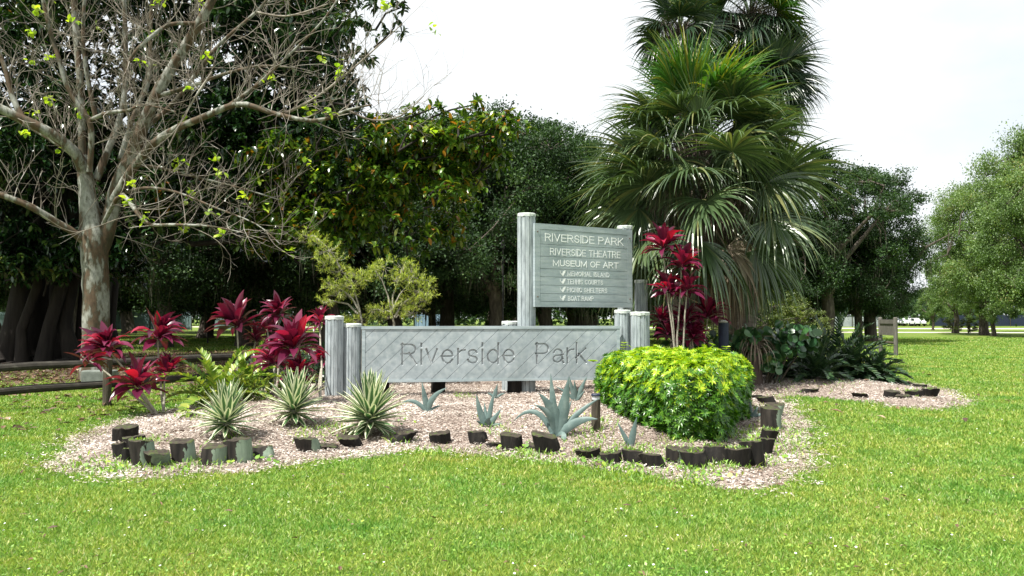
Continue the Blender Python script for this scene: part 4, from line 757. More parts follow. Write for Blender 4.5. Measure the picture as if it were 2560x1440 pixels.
bottlebrush('rounder yellow green shrub behind the sign, halfway to the tall post', [[(985,808),(978,780),(970,740),(955,700),(940,680)],[(980,790),(982,740),(1000,690),(1010,670)],[(985,795),(1005,760),(1040,735),(1060,720)],[(980,775),(1000,735),(1030,700)]],
  [(940,675,22,(950,700)),(962,668,24,(955,700)),(925,690,14,(940,690)),(1005,672,26,(1000,690)),(1030,682,26,(1010,690)),(1050,700,26,(1040,715)),(1068,712,18,(1060,720)),(1070,735,18,(1060,735)),(1045,728,26,(1040,735)),(1020,700,24,(1020,710)),(990,700,18,(1000,690)),(1005,760,24,(1005,760)),(1040,765,24,(1030,760)),(1060,752,18,(1040,745)),(950,780,22,(978,780)),(930,775,14,(960,780)),(975,795,22,(985,795)),(1000,790,22,(990,795)),(1030,785,22,(1010,780)),(985,765,16,(980,770))], 15.9, 4)
# leafy low shrub among the cycads on the left
def leafy(name, label, cat, c, blobs, ln, wd, n, mat, stemmat='dark_wood', strips=3, whorl=0, flat=.8, group=None, droop=.3):
    root = empty(name, tuple(c), label, cat, group); mb = MB(); st = MB(); o = Vector(c)
    for (q, r) in blobs:
        q = Vector(q) - o; ball_leaves(mb, q, r, n, ln, wd, strips, droop, flat, whorl=whorl); st.tube([(q.x * .2, q.y * .2, -.03), (q.x * .6 + random.gauss(0, .05), q.y * .6, q.z * .5), tuple(q)], [.018, .013, .006], 6, False)
        for _ in range(5):
            e = q + Vector(rnd_dir(1)[0]) * r * .8; st.tube([q * .8, q.lerp(e, .5), e], [.008, .006, .003], 4, False)
    mb.build('foliage', M[mat], root); st.build('stems', M[stemmat], root); return root
g = G(585, 1012); leafy('leafy_shrub', 'low bushy green shrub with small oval leaves in front of the cycads', 'shrub', g, [(at(555, 975, g.y), .26), (at(600, 965, g.y + .1), .28), (at(640, 975, g.y), .22), (at(585, 1000, g.y - .1), .25), (at(500, 985, g.y + .1), .2)], .10, .035, 130, 'zamia_green')
g = at(760, 990, 14.8); g.z = .1; leafy('dark_shrub', 'dark green shrub behind the bright ti plant at the left sign post', 'shrub', g, [(at(700, 950, 14.9), .35), (at(780, 950, 15.2), .38), (at(820, 900, 15.4), .3), (at(650, 930, 15.2), .35), (at(760, 900, 15.5), .3)], .16, .07, 110, 'zamia_dark')
# sea grape with round leaves
def seagrape():
    o = at(1900, 960, 16.8); o.z = .08; root = empty('sea_grape_shrub', tuple(o), 'shrub with round glossy leaves between the hedge and the dark cycads', 'shrub'); mb = MB(); st = MB()
    for (px, py, r) in ((1700, 880, 48), (1660, 895, 40), (1760, 885, 50), (1820, 860, 40), (1850, 875, 45), (1905, 865, 40), (1950, 850, 38), (1990, 848, 38), (2020, 850, 30), (1870, 850, 30), (1930, 905, 20), (1960, 870, 28), (1790, 910, 40)):
        c = at(px, py, 16.8 + random.uniform(-.5, .4)) - o; rr = r / F * 16.8; st.tube([(c.x * .35, c.y * .4, 0), (c.x * .7, c.y * .7, c.z * .55), tuple(c)], [.022, .016, .009], 6, False)
        n = 50; u = rnd_dir(n); P = np.array(c[:]) + u * rr * rng.uniform(.4, 1.05, (n, 1)); D = rng.normal(0, 1, (n, 3)); D[:, 1] -= .2; up = np.array([0, -.75, .6]) + rng.normal(0, .45, (n, 3)); s = rng.uniform(.12, .2, n)
        mb.strips(P, D, s, s * 1.05, 5, .15, np.array([.35, .82, 1, 1, .82, .3]), .12, up=up)
    mb.build('foliage', M['seagrape'], root, smooth=True); st.build('stems', M['dark_wood'], root)
seagrape()
def dry_palm():
    b = at(1885, 952, 16.6); b.z = .08; root = empty('dried_palm', tuple(b), 'short palm stump wrapped in hanging dried fronds beside the hedge', 'palm'); mb = MB(); mb.tube([(0, 0, -.05), (.0, 0, .5), (.03, 0, .95)], [.17, .16, .12], 12, rough=.08); mb.build('trunk', M['dark_fibre'], root)
    mb = MB(); n = 150; a = rng.uniform(0, 6.28, n); P = np.column_stack([np.cos(a) * .08 + .02, np.sin(a) * .08, rng.uniform(.75, 1.0, n)]); D = np.column_stack([np.cos(a) * .7, np.sin(a) * .7, rng.uniform(-.6, .5, n)]); mb.strips(P, D, rng.uniform(.35, .85, n), .022, 5, 2.2, np.array([.6, 1, .9, .7, .4, .05]), .3); mb.build('dried_fronds', M['palm_dry'], root)
dry_palm()
# ------------------------------------------------------------------ fan palms
def fan(mb, hub, D, Rb, mat, droop=.5, nseg=44, spread=R(118)):
    D = Vector(D).normalized(); up = Vector((0, 0, 1)) + Vector((random.gauss(0, .6), random.gauss(0, .6), 0)); S = D.cross(up)
    if S.length < .05: S = Vector((1, 0, 0))
    S.normalize(); U = S.cross(D).normalized(); a = np.linspace(-spread, spread, nseg) + rng.normal(0, .02, nseg)
    Dv = np.array(D[:]); Sv = np.array(S[:]); Uv = np.array(U[:]); dirs = np.cos(a)[:, None] * Dv + np.sin(a)[:, None] * Sv + np.abs(np.sin(a))[:, None] * Uv * -.12 + (Uv * .10)
    ln = Rb * (.72 + .28 * np.cos(a * .8)) * rng.uniform(.9, 1.08, nseg); w = 2 * spread / nseg * ln * .55
    mb.strips(np.tile(np.array(hub[:]), (nseg, 1)), dirs, ln, w, 7, rng.uniform(.6, 1.5, nseg) * droop, np.array([.05, .45, .85, 1.0, .62, .36, .2, .02]), .45, up=np.tile(Uv, (nseg, 1)) + rng.normal(0, .08, (nseg, 3)), mat=mat)
def palm(label, hub_px, Y, base_px, nf, pet, blade, elr, rt=.17, dry=3, young=.2, stalks=60, azb=None, leaf='palm_leaf', group='cabbage palms behind the sign'):
    hub = at(hub_px[0], hub_px[1], Y); base = at(base_px[0], base_px[1], base_px[2]); base.z = 0; root = empty('cabbage_palm', tuple(base), label, 'palm', group); h = hub - base
    mt = MB(); pts = [h * t + Vector((.12 * math.sin(t * 3), 0, 0)) for t in np.linspace(0, 1, 14)]; pts[-1] = h.copy(); mt.tube([p if i else p - Vector((0, 0, .1)) for i, p in enumerate(pts)], np.linspace(rt * 1.2, rt, 14), 14, rough=.05)
    n = 70; t = rng.uniform(.5, 1, n); a = rng.uniform(0, 6.28, n); P = np.array([(h * q + Vector((.12 * math.sin(q * 3) * (q < .98), 0, 0)))[:] for q in t]) + np.column_stack([np.cos(a), np.sin(a), 0 * a]) * rt * .8
    mt.strips(P, np.column_stack([np.cos(a) * .5, np.sin(a) * .5, np.ones(n)]), rng.uniform(.2, .45, n), .07, 2, -.1, np.array([1, .7, .3]), .4); mt.build('trunk', M['palm_trunk'], root)
    mb = MB(); mp_ = MB(); md = MB()
    for i in range(nf + dry):
        t = (i + .5) / nf; az = i * 2.39996 + random.uniform(-.3, .3)
        if i >= nf: el = R(-25 - random.uniform(0, 30)); dr = True; az = -1.3 + (i - nf) * .27
        else: el = R(elr[0] + (elr[1] - elr[0]) * t ** .9 + random.uniform(-7, 7)); dr = False
        d = Vector((math.cos(az) * math.cos(el), math.sin(az) * math.cos(el), math.sin(el))); pl = pet * random.uniform(.85, 1.15) * (.7 if dr else 1); c = h + Vector((0, 0, -.25 * t)); pp = [c.copy()]
        for j in range(6): c = c + d * pl / 6; d = (d + Vector((0, 0, -.07 if not dr else -.14))).normalized(); pp.append(c.copy())
        (md if dr else mp_).tube(pp, np.linspace(.028, .014, 7), 5, False)
        m = 0 if dr else (1 if (t < young or (young > 0 and random.random() < .1)) else 0); fan(md if dr else mb, c, d, blade * random.uniform(.88, 1.1), m, droop=(.3 + .6 * t) if not dr else 2.0)
    mb.build('crown', [M[leaf], M['palm_new']], root); mp_.build('leaf_stalks', M['palm_leaf'], root)
    if dry: md.build('dried_fronds', M['palm_dry'], root)
    ms = MB(); n = stalks * 9; a = rng.uniform(0, 6.28, n); rr = rng.uniform(.1, pet * 1.0, n) ** .8; P = np.array(h[:]) + np.column_stack([np.cos(a) * rr, np.sin(a) * rr, rng.uniform(-.75, .15, n)]); D = rng.normal(0, 1, (n, 3)); D[:, 2] -= .8
    ms.strips(P, D, rng.uniform(.25, .75, n), .011, 4, 1.2, np.array([1, 1, .8, .6, .2]), .2); ms.build('dried_flower_stalks', M['dark_fibre'], root)
random.seed(11)
palm('lowest and widest cabbage palm crown, hanging right above the red ti plants', (1740, 500), 17.6, (1700, 950, 17.8), 48, 1.7, 1.6, (62, -42), .19, 7, .0, 260)
palm('cabbage palm with upright bright green new fronds amid the group', (1745, 365), 18.2, (1722, 950, 18.3), 56, 1.35, 1.6, (88, -32), .18, 2, .30, 300)
palm('cabbage palm crown at the upper left of the palm group', (1700, 75), 20.4, (1690, 950, 20.4), 28, .6, 1.05, (85, -42), .17, 0, .12, 200, leaf='palm_dark')
palm('tallest cabbage palm crown, reaching out of the top of the photo', (1875, 40), 21.2, (1830, 950, 21.2), 36, .9, 1.25, (85, -42), .17, 0, .1, 420, leaf='palm_dark')
palm('cabbage palm crown bulging out at the upper right of the group', (1930, 190), 20.4, (1850, 950, 20.4), 46, .5, 1.2, (75, -75), .17, 2, .0, 200, leaf='palm_dark')
# ------------------------------------------------------------------ the bare plane tree
def plane_tree():
    random.seed(5); base = at(240, 960, 19.3); base.z = 0; root = empty('plane_tree', tuple(base), 'pale barked tree with bare twigs and a few lime green new leaves on the left', 'tree'); o = base; tr = MB(); tw = MB(); lf = MB(); K = 19.3 / F
    def P(l): return [at(x, y, 19.3 + dy) - o for x, y, dy in l]
    def smooth(pts, r, n):
        pts = [Vector(p) for p in pts]; m = len(pts); out = []; ro = []
        for i in range(n):
            t = i / (n - 1) * (m - 1); a = min(int(t), m - 2); f = t - a; p0, p1, p2, p3 = pts[max(a - 1, 0)], pts[a], pts[a + 1], pts[min(a + 2, m - 1)]
            out.append(.5 * ((2 * p1) + (p2 - p0) * f + (2 * p0 - 5 * p1 + 4 * p2 - p3) * f * f + (3 * p1 - p0 - 3 * p2 + p3) * f ** 3)); ro.append(r[a] * (1 - f) + r[a + 1] * f)
        return out, ro
    limbs = []
    def limb(l, r, n=16, ns=10): p, rr = smooth(P(l), [q * K * (.9 if r[0] > 40 else .78) for q in r], n); (tr if r[0] > 5 else tw).tube(p, rr, ns, True, rough=.03); limbs.append((p, rr))
    limb([(238,985,0),(238,930,0),(240,860,0),(240,760,0),(238,680,0),(234,600,0),(226,540,0),(218,480,0),(212,430,0),(206,390,0)], [46,40,35,35,34,36,28,22,20,16], 26, 18)
    limb([(246,640,.05),(262,590,.1),(276,540,.1),(288,480,.1),(318,410,0),(352,330,-.1),(392,235,-.2),(442,150,-.2),(500,55,-.3),(560,-60,-.3)], [24,27,24,22,21,20,18,16,15,12], 26, 14)
    limb([(214,440,0),(190,385,-.3),(130,335,-.7),(60,300,-1),(-30,255,-1.3),(-120,200,-1.5)], [20,19,17,15,13,9])
    limb([(190,390,.1),(130,350,.4),(70,315,.7),(20,290,1)], [9,8,7,5]); limb([(60,300,-1),(30,240,-1),(15,180,-1),(-5,120,-1)], [9,8,7,5])
    limb([(224,430,-.3),(228,350,-.4),(222,300,-.5),(172,225,-.6),(145,140,-.7),(120,60,-.7),(100,-40,-.8)], [9,9,9,8,7,6,5]); limb([(226,300,-.5),(270,282,-.6),(320,276,-.7),(360,262,-.8),(440,280,-.9)], [7,6,5,3,2])
    limb([(206,400,.2),(204,300,.3),(200,200,.3),(190,90,.4),(182,-40,.4)], [13,12,11,10,9]); limb([(200,250,.3),(240,300,.3),(212,150,.2),(208,60,.2),(212,-40,.2)][1:], [8,7,6,5])
    limb([(240,450,.2),(280,350,.5),(308,260,.7),(314,120,.8),(308,-30,.8)], [13,11,9,8,7]); limb([(300,400,.4),(330,300,.6),(372,200,.7),(376,90,.8),(380,-30,.8)], [9,8,7,6,5])
    limb([(286,500,-.1),(330,425,-.4),(400,345,-.8),(510,292,-1.1),(600,260,-1.3),(690,285,-1.5),(790,302,-1.6),(870,275,-1.7),(930,262,-1.8)], [16,14,12,10,9,7,6,4,2], 24)
    limb([(228,625,0),(190,585,-.3),(140,555,-.6),(80,518,-.9),(10,490,-1.1),(-70,465,-1.3)], [14,12,11,10,9,7]); limb([(258,560,-.2),(300,488,-.6),(335,520,-.9),(370,560,-1.1),(430,562,-1.3),(520,565,-1.4),(600,580,-1.5)], [6,7,7,6,5,3,2])
    limb([(560,272,-1.2),(640,215,-1.2),(720,140,-1.3),(800,60,-1.3),(850,-10,-1.3)], [6,5,4,3,3]); limb([(700,290,-1.5),(780,250,-1.5),(860,190,-1.6),(940,120,-1.6),(1005,60,-1.7)], [4,3.5,3,2,1])
    limb([(500,60,-.3),(430,60,-.6),(380,90,-.9),(330,140,-1.1),(310,200,-1.1)], [7,6,6,5,3]); limb([(392,240,-.2),(480,215,-.5),(560,185,-.7),(650,165,-.8),(740,170,-.9)], [7,6,5,4,2])
    limb([(530,180,-1.4),(490,240,-1.5),(450,310,-1.5),(420,370,-1.5)], [3,3,2,2]); limb([(352,330,-.1),(440,250,.3),(540,120,.5),(640,30,.6),(700,-40,.6)], [8,7,6,5,4]); limb([(318,410,0),(400,420,.4),(480,440,.7),(600,470,1),(700,500,1.1)], [7,5,4,3,2])
    limb([(288,490,0),(360,470,-.5),(440,480,-.9),(540,520,-1.2),(640,560,-1.5),(700,610,-1.6)], [6,5,4,3,2,1.5]); limb([(870,275,-1.7),(930,300,-1.8),(1000,290,-1.8),(1060,240,-1.8)], [3,2.5,2,1]); limb([(640,30,.6),(720,40,.4),(820,10,.3)], [4,3,2])
    leafpts = []
    def twig(p, d, ln, r, lvl):
        n = 6; pts = [p.copy()]; c = p.copy(); d = d.normalized(); bend = Vector((random.gauss(0, .10), random.gauss(0, .08), random.gauss(.07, .10)))
        for i in range(n):
            c = c + d * ln / n; d = (d + bend + Vector((random.gauss(0, .07), random.gauss(0, .07), random.gauss(0, .07)))).normalized(); pts.append(c.copy())
        tw.tube(pts, np.linspace(r, r * .45, n + 1), 4 if lvl < 2 else 3, False)
        if lvl < 2:
            for k in range(random.randint(2, 4)):
                j = random.randint(1, n); s = Vector(rnd_dir(1)[0]); dd = (pts[j] - pts[j - 1]).normalized() + s * .8; twig(pts[j], dd, ln * random.uniform(.35, .65), r * .6, lvl + 1)
        elif random.random() < .018: leafpts.append(c.copy())
    for (p, rr) in limbs[1:]:
        L_ = sum((p[i + 1] - p[i]).length for i in range(len(p) - 1)); cnt = int(L_ * 4.8)
        for _ in range(cnt):
            j = random.randint(2, len(p) - 1); r = rr[j]; t = (p[j] - p[j - 1]).normalized(); s = Vector(rnd_dir(1)[0]); up_ = random.random() < .7; s.z = abs(s.z) * 1.3 + .35 if up_ else s.z * .6; s.y *= .8; s.x *= .6 if up_ else 1
            d = t * (.3 if up_ else .6) + s; twig(p[j], d, random.uniform(.6, 1.8), min(.009, r * .3) + .0025, 0 if random.random() < .75 else 1)
    for pt in leafpts:
        m = random.randint(4, 9); P_ = np.tile(np.array(pt[:]), (m, 1)) + rng.normal(0, .06, (m, 3)); lf.strips(P_, rnd_dir(m), rng.uniform(.09, .16, m), rng.uniform(.08, .15, m), 3, .4, np.array([.3, 1, .8, .1]), .2)
    tr.build('trunk', M['plane_bark'], root, smooth=True); tw.build('twigs', M['plane_twig'], root, smooth=True); lf.build('new_leaves', M['new_leaf'], root); print('twig faces', sum(len(x) for x in tw.S), 'leafpts', len(leafpts))
plane_tree()
# ------------------------------------------------------------------ big rubber fig
def fig_tree():
    random.seed(9); base = at(110, 905, 27.0); base.z = 0; root = empty('rubber_fig_tree', tuple(base), 'huge dark fig with large glossy leaves and many hanging root trunks, far left', 'tree'); o = base
    tr = MB(); lf = MB(); lb = MB(); hubs = at(150, 480, 27) - o
    for (px, r, top, Y) in ((20, 30, 420, 26), (85, 58, 420, 27.5), (132, 26, 420, 27), (160, 20, 450, 26.5), (185, 20, 430, 26), (55, 14, 470, 25.5), (-60, 40, 400, 27), (205, 14, 450, 27.5), (112, 18, 430, 25.6), (285, 12, 480, 30), (245, 15, 470, 29)):
        b = at(px + random.uniform(-8, 8), 890, Y) - o; b.z = 0; t = at(px * .8 + 50 + random.uniform(-20, 20), top, Y) - o; K = Y / F
        pts = [b - Vector((0, 0, .1)), b + Vector((0, 0, .25)), b.lerp(t, .2) + Vector((random.gauss(0, .12), 0, 0)), b.lerp(t, .45) + Vector((random.gauss(0, .2), 0, 0)), b.lerp(t, .75), t]; tr.tube(pts, [r * K * 1.5, r * K * 1.15, r * K * .85, r * K * .8, r * K * .8, r * K * .7], 10, rough=.08)
    for i in range(16):
        a = random.uniform(0, 6.28); ln = random.uniform(1.5, 4); s = Vector((random.uniform(-2, 1.5), -.5, .15)); e = s + Vector((math.cos(a) * ln, -abs(math.sin(a)) * ln, -.12)); tr.tube([s, s.lerp(e, .5) + Vector((random.gauss(0, .3), 0, .02)), e], [.12, .08, .03], 7)
    # (px, py, Y, radius m, leaf count, sunlit leaf colour?)
    bl = []
    rs = random.Random(3)
    def fill(n, x0, x1, y0, y1, Y0, Y1, r, cnt, br=0, cond=None):
        k = 0
        while k < n:
            x, y = rs.uniform(x0, x1), rs.uniform(y0, y1)
            if cond and not cond(x, y): continue
            bl.append((x, y, rs.uniform(Y0, Y1), r * rs.uniform(.75, 1.2), cnt, br)); k += 1
    fill(250, -250, 860, -260, 330, 22.5, 29, 1.1, 36, 0, lambda x, y: x < 880 - max(0, (150 - abs(y - 120)) * .2))
    fill(130, -250, 900, 280, 600, 22, 28.5, 1.1, 34, 0, lambda x, y: y < 600 - (0 if x > 250 else 60))
    fill(60, -80, 340, 560, 725, 23.5, 26, .65, 16, 0)
    fill(30, 560, 900, -40, 330, 22, 25, .8, 22, 0)
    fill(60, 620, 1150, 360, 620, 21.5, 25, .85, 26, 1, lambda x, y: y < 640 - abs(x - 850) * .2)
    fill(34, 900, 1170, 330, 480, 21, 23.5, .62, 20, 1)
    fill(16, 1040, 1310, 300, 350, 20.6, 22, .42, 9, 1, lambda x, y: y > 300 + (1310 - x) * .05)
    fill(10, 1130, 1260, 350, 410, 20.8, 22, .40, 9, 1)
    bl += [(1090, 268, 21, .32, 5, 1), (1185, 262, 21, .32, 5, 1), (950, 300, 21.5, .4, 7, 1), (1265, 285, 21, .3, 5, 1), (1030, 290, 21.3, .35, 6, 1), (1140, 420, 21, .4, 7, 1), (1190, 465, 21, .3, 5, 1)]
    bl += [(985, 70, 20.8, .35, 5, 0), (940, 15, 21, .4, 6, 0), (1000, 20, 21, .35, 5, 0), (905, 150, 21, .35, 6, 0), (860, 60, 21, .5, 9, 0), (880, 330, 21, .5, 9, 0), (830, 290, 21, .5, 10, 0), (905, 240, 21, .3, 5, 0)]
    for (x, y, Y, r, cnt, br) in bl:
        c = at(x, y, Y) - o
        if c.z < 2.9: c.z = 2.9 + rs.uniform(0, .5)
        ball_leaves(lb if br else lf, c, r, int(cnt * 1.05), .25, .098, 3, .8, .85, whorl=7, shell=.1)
        h = Vector((c.x * .35, c.y * .3 + .3, max(hubs.z, c.z * .55))); m = h.lerp(c, .55) + Vector((rs.gauss(0, .3), 0, rs.gauss(0, .3)))
        if rs.random() < .8:
            q = c + Vector((rs.gauss(-.5, .5), rs.gauss(.2, .4), rs.gauss(-.45, .3))); tr.tube([q, q.lerp(c, .5) + Vector((rs.gauss(0, .12), 0, rs.gauss(0, .1))), c, c + Vector((rs.gauss(.1, .1), -.1, .3))], [.035, .028, .02, .01], 5, False)
    # named limbs seen between the leaves
    for l, r in (([(150,470),(330,430),(520,445),(720,500),(800,520)], 12), ([(640,470),(760,520),(900,500),(1010,430),(1060,400)], 7), ([(150,470),(300,560),(480,610),(620,600),(720,560)], 10), ([(150,470),(250,330),(420,200),(620,150),(780,120)], 10), ([(200,440),(420,330),(620,380),(800,360),(900,330)], 8)):
        pts = [at(x, y, 26.5 - i * 1.1) - o for i, (x, y) in enumerate(l)]; tr.tube(pts, np.linspace(r, r * .4, len(pts)) * 25 / F, 8, rough=.05)
    tr.build('trunk', M['ficus_bark'], root, smooth=True); lf.build('crown', M['ficus_leaf'], root, smooth=True); c2 = lb.build('sun_painted_branches', M['ficus_painted_sun'], root, smooth=True); print('fig faces', sum(len(x) for x in lf.S) + sum(len(x) for x in lb.S))
fig_tree()
# ------------------------------------------------------------------ oaks
def airy_(a): return a
def oak_mesh(seed, H, Wd, nclump, per, leaf, mat, low=2.6, airy=.55, moss=0):
    rs = random.Random(seed); tr = MB(); lf = MB(); mo = MB(); fork = H * .2 + .6; r0 = H * .032
    tr.tube([(0, 0, -.1), (0, 0, .4), (rs.gauss(0, .15), rs.gauss(0, .1), fork * .6), (rs.gauss(0, .2), 0, fork)], [r0 * 1.5, r0 * 1.1, r0, r0 * .95], 11, rough=.06); ends = []
    nl = 7
    for i in range(nl):
        a = i * 6.283 / nl + rs.uniform(-.3, .3); rr = Wd * rs.uniform(.55, .95); zt = H * rs.uniform(.45, .85) if i % 3 else H * .9; e = Vector((math.cos(a) * rr * (.45 if i % 3 == 0 else 1), math.sin(a) * rr * (.45 if i % 3 == 0 else 1), zt)); s = Vector((0, 0, fork * .9)); m1 = s.lerp(e, .33) + Vector((rs.gauss(0, .4), rs.gauss(0, .4), H * .05)); m2 = s.lerp(e, .7) + Vector((rs.gauss(0, .5), rs.gauss(0, .5), H * .04))
        tr.tube([s, m1, m2, e], [r0 * .6, r0 * .42, r0 * .25, r0 * .08], 8, rough=.05); ends += [(m1, r0 * .3), (m2, r0 * .2), (e, r0 * .1)]
    lobes = []; nlob = max(10, nclump // 7)
    for k in range(nlob):
        a = k * 2.39996 + rs.uniform(-.4, .4); u = ((k + .5) / nlob) ** .85; z = low + (H - low) * u; prof = math.sqrt(max(0, 1 - (max(u - .3, 0) / .72) ** 2)) * (.8 + .2 * min(1, u / .2)); rad = Wd * prof * (.62 + .3 * rs.random()) if k % 4 else Wd * prof * rs.uniform(.1, .55)
        lobes.append((Vector((math.cos(a) * rad, math.sin(a) * rad, z * rs.uniform(.93, 1.0))), rs.uniform(.75, 1.25) * Wd * (.24 - .06 * airy_(airy))))
    for (lc, lr) in lobes:
        m = min(ends, key=lambda q: (q[0] - lc).length); mid = m[0].lerp(lc, .5) + Vector((rs.gauss(0, .3), rs.gauss(0, .3), .2)); tr.tube([m[0], mid, lc], [r0 * .16, r0 * .11, r0 * .06], 5, False)
        for k in range(9):
            d = Vector(rnd_dir(1)[0]); d.z = d.z * .75 + .12; c = lc + d * lr * rs.uniform(.55, 1.15); tr.tube([lc, lc.lerp(c, .6) + Vector((rs.gauss(0, .08), rs.gauss(0, .08), .05)), c], [r0 * .05, r0 * .035, r0 * .012], 4, False)
            n = int(per * rs.uniform(.4, 1.3)); s = lr * rs.uniform(.20, .40); P = np.array(c[:]) + rng.normal(0, 1, (n, 3)) * np.array([s, s, s * .6]); lf.kites(P, rng.normal(0, 1, (n, 3)) + (0, 0, -.1), leaf * rng.uniform(.7, 1.5, n), leaf * .6 * rng.uniform(.8, 1.2, n), up=np.array([0, 0, 1.]) + rng.normal(0, .7, (n, 3)))
            if moss and c.z < H * .6 and rs.random() < moss:
                m_ = 20; P = np.array(c[:]) + rng.normal(0, .3, (m_, 3)); mo.strips(P, np.tile([0, 0, -1.], (m_, 1)) + rng.normal(0, .08, (m_, 3)), rng.uniform(.4, 1.3, m_), .05, 3, .1, np.array([1, .8, .5, .05]), .2, up=rng.normal(0, 1, (m_, 3)))
    ms = []
    for b, nm, mt in ((tr, 'trunk', M['oak_bark']), (lf, 'crown', mat), (mo, 'hanging_moss', M['moss'])):
        if b.V: q = b.build(nm, mt, smooth=(nm == 'trunk')); ms.append((nm, q.data)); bpy.data.objects.remove(q)
    return ms
PRO = {'a': oak_mesh(1, 12.5, 6.6, 300, 320, .15, M['oak_leaf'], 2.6, .4, .3), 'b': oak_mesh(2, 11.0, 6.2, 270, 320, .15, M['oak_leaf'], 2.5, .4, .25), 'c': oak_mesh(3, 12.0, 5.4, 190, 190, .14, M['oak_leaf'], 4.0, 1.0, .15), 'd': oak_mesh(4, 13.0, 7.0, 330, 280, .15, M['oak_light'], 2.6, .7), 'e': oak_mesh(6, 9.0, 4.2, 190, 220, .14, M['oak_light'], 2.0, .7), 'f': oak_mesh(8, 3.6, 2.0, 90, 110, .10, M['shrub_leaf'], .5, .4)}
def tree(pro, x, y, s, rz, label, group, name='oak_tree', sz=1.0, cat='tree'):
    r = empty(name, (x, y, 0), label, cat, group); r.rotation_euler = (0, 0, rz); r.scale = (s, s, s * sz)
    for nm, me in PRO[pro]:
        o = bpy.data.objects.new(nm, me); COL.objects.link(o); o.parent = r
        if nm == 'hanging_moss': o['kind'] = 'stuff'
def tpx(pro, px, Y, toppy, rz, label, group, name='oak_tree', wide=1.0, cat='tree'):
    H = {'a': 14.2, 'b': 12.6, 'c': 13.4, 'd': 14.6, 'e': 10.2, 'f': 4.2}[pro]; t = at(px, toppy, Y); sz = t.z / H; s = sz * wide; tree(pro, t.x, t.y, s, rz, label, group, name, sz / s, cat)
g1 = 'dark oaks in the grove behind the sign'
for a in (('a', 1235, 41, 225, 0.3, 'rounded oak whose crown tops the skyline straight above the long sign'), ('b', 1120, 46, 250, 1.9, 'oak behind the rubbery leaves, left shoulder of the skyline'), ('a', 1370, 43, 275, 2.8, 'oak crown rising just left of the palms'), ('b', 1000, 43, 275, 4.0, 'oak seen through the gap right of the fig crown'), ('c', 1450, 47, 300, 5.0, 'oak close behind the left fronds of the palms'),
          ('b', 820, 40, 250, .7, 'oak inside the grove behind the left end of the sign'), ('a', 620, 42, 230, 3.3, 'oak behind the broad dusky ti plant'), ('b', 420, 40, 250, 5.3, 'oak in the grove right of the pale trunk'), ('a', 200, 44, 240, 1.1, 'oak behind the pale barked trunk'), ('b', -40, 42, 200, 2.2, 'oak at the far left edge of the grove'), ('a', -260, 46, 200, .2, 'oak just past the left border of the photo'),
          ('b', 1580, 44, 420, 3.0, 'oak behind the directory board and palms'), ('a', 1720, 48, 400, .9, 'oak hidden behind the palm trunks'), ('b', 1880, 46, 420, 4.4, 'oak right behind the lowest palm crown')):
    tpx(*a, g1)
g2 = 'farther oaks closing the grove'
for i, (px, Y, tp, lab) in enumerate(((520, 58, 330, 'distant oak deep in the grove above the red plants'), (900, 60, 330, 'distant oak deep in the grove above the left sign posts'), (1300, 62, 380, 'distant oak deep in the grove behind the tall post'), (100, 60, 300, 'distant oak deep in the grove behind the fig roots'), (1650, 62, 430, 'distant oak seen right of the directory board'), (740, 74, 380, 'third row oak behind the grove, left of the bottlebrush shrubs'), (1120, 76, 400, 'third row oak behind the grove, right of the bottlebrush shrubs'), (330, 78, 380, 'third row oak behind the grove beside the pale trunk'), (1480, 78, 450, 'third row oak behind the directory board'), (-150, 66, 300, 'distant oak at the left border'), (620, 92, 560, 'fourth row oak low behind the grove above the red plants'), (240, 90, 560, 'fourth row oak low behind the grove at the pale trunk'), (900, 95, 560, 'fourth row oak low behind the bottlebrush shrubs'), (1230, 95, 570, 'fourth row oak low behind the tall sign post'), (1600, 92, 580, 'fourth row oak low behind the directory board'), (1420, 60, 520, 'low oak under the crowns left of the directory board'), (1950, 88, 590, 'fourth row oak low behind the palms on the right'), (0, 88, 560, 'fourth row oak low at the left border'), (680, 50, 520, 'low oak under the crowns above the broad dusky ti plant'), (400, 52, 520, 'low oak under the crowns right of the pale trunk'), (1080, 54, 540, 'low oak under the crowns above the left part of the sign'), (1850, 70, 470, 'distant oak behind the palm crowns on the right'))):
    tpx('ab'[i % 2], px, Y, tp, i * 1.3, lab, g2, wide=1.15)
g3 = 'oaks at the edge of the right lawn'
tpx('a', 2140, 49, 520, .4, 'dark mossy oak behind the wooden notice board', g3, wide=1.0); tpx('c', 2170, 50, 375, 2.2, 'airy oak rising above the dark mossy oak', g3); tpx('c', 2060, 46, 330, 4.1, 'airy oak crown against the sky right of the palms', g3); tpx('b', 1990, 50, 480, 1.0, 'oak between the palms and the mossy oak', g3)
g4 = 'light green trees at the right edge'
for a in (('d', 2600, 62, 275, .5, 'tallest light green tree at the right edge'), ('d', 2450, 70, 410, 2.5, 'light green tree left of the tallest at the right edge'), ('d', 2650, 58, 330, 4.0, 'light green tree cut by the right border'), ('e', 2385, 78, 590, 1.0, 'smaller light green tree by the gap of sky'), ('e', 2480, 66, 620, 3.2, 'low light green tree over the far lawn'), ('d', 2600, 84, 480, 5.1, 'light green tree behind the tallest one'), ('e', 2330, 96, 700, 0.2, 'far small tree at the end of the lawn near the parked cars'), ('e', 2420, 92, 690, 4.2, 'far low tree right of the parked cars')):
    tpx(*a, g4, wide=.78)
g5 = 'loose shrubs below the trees'
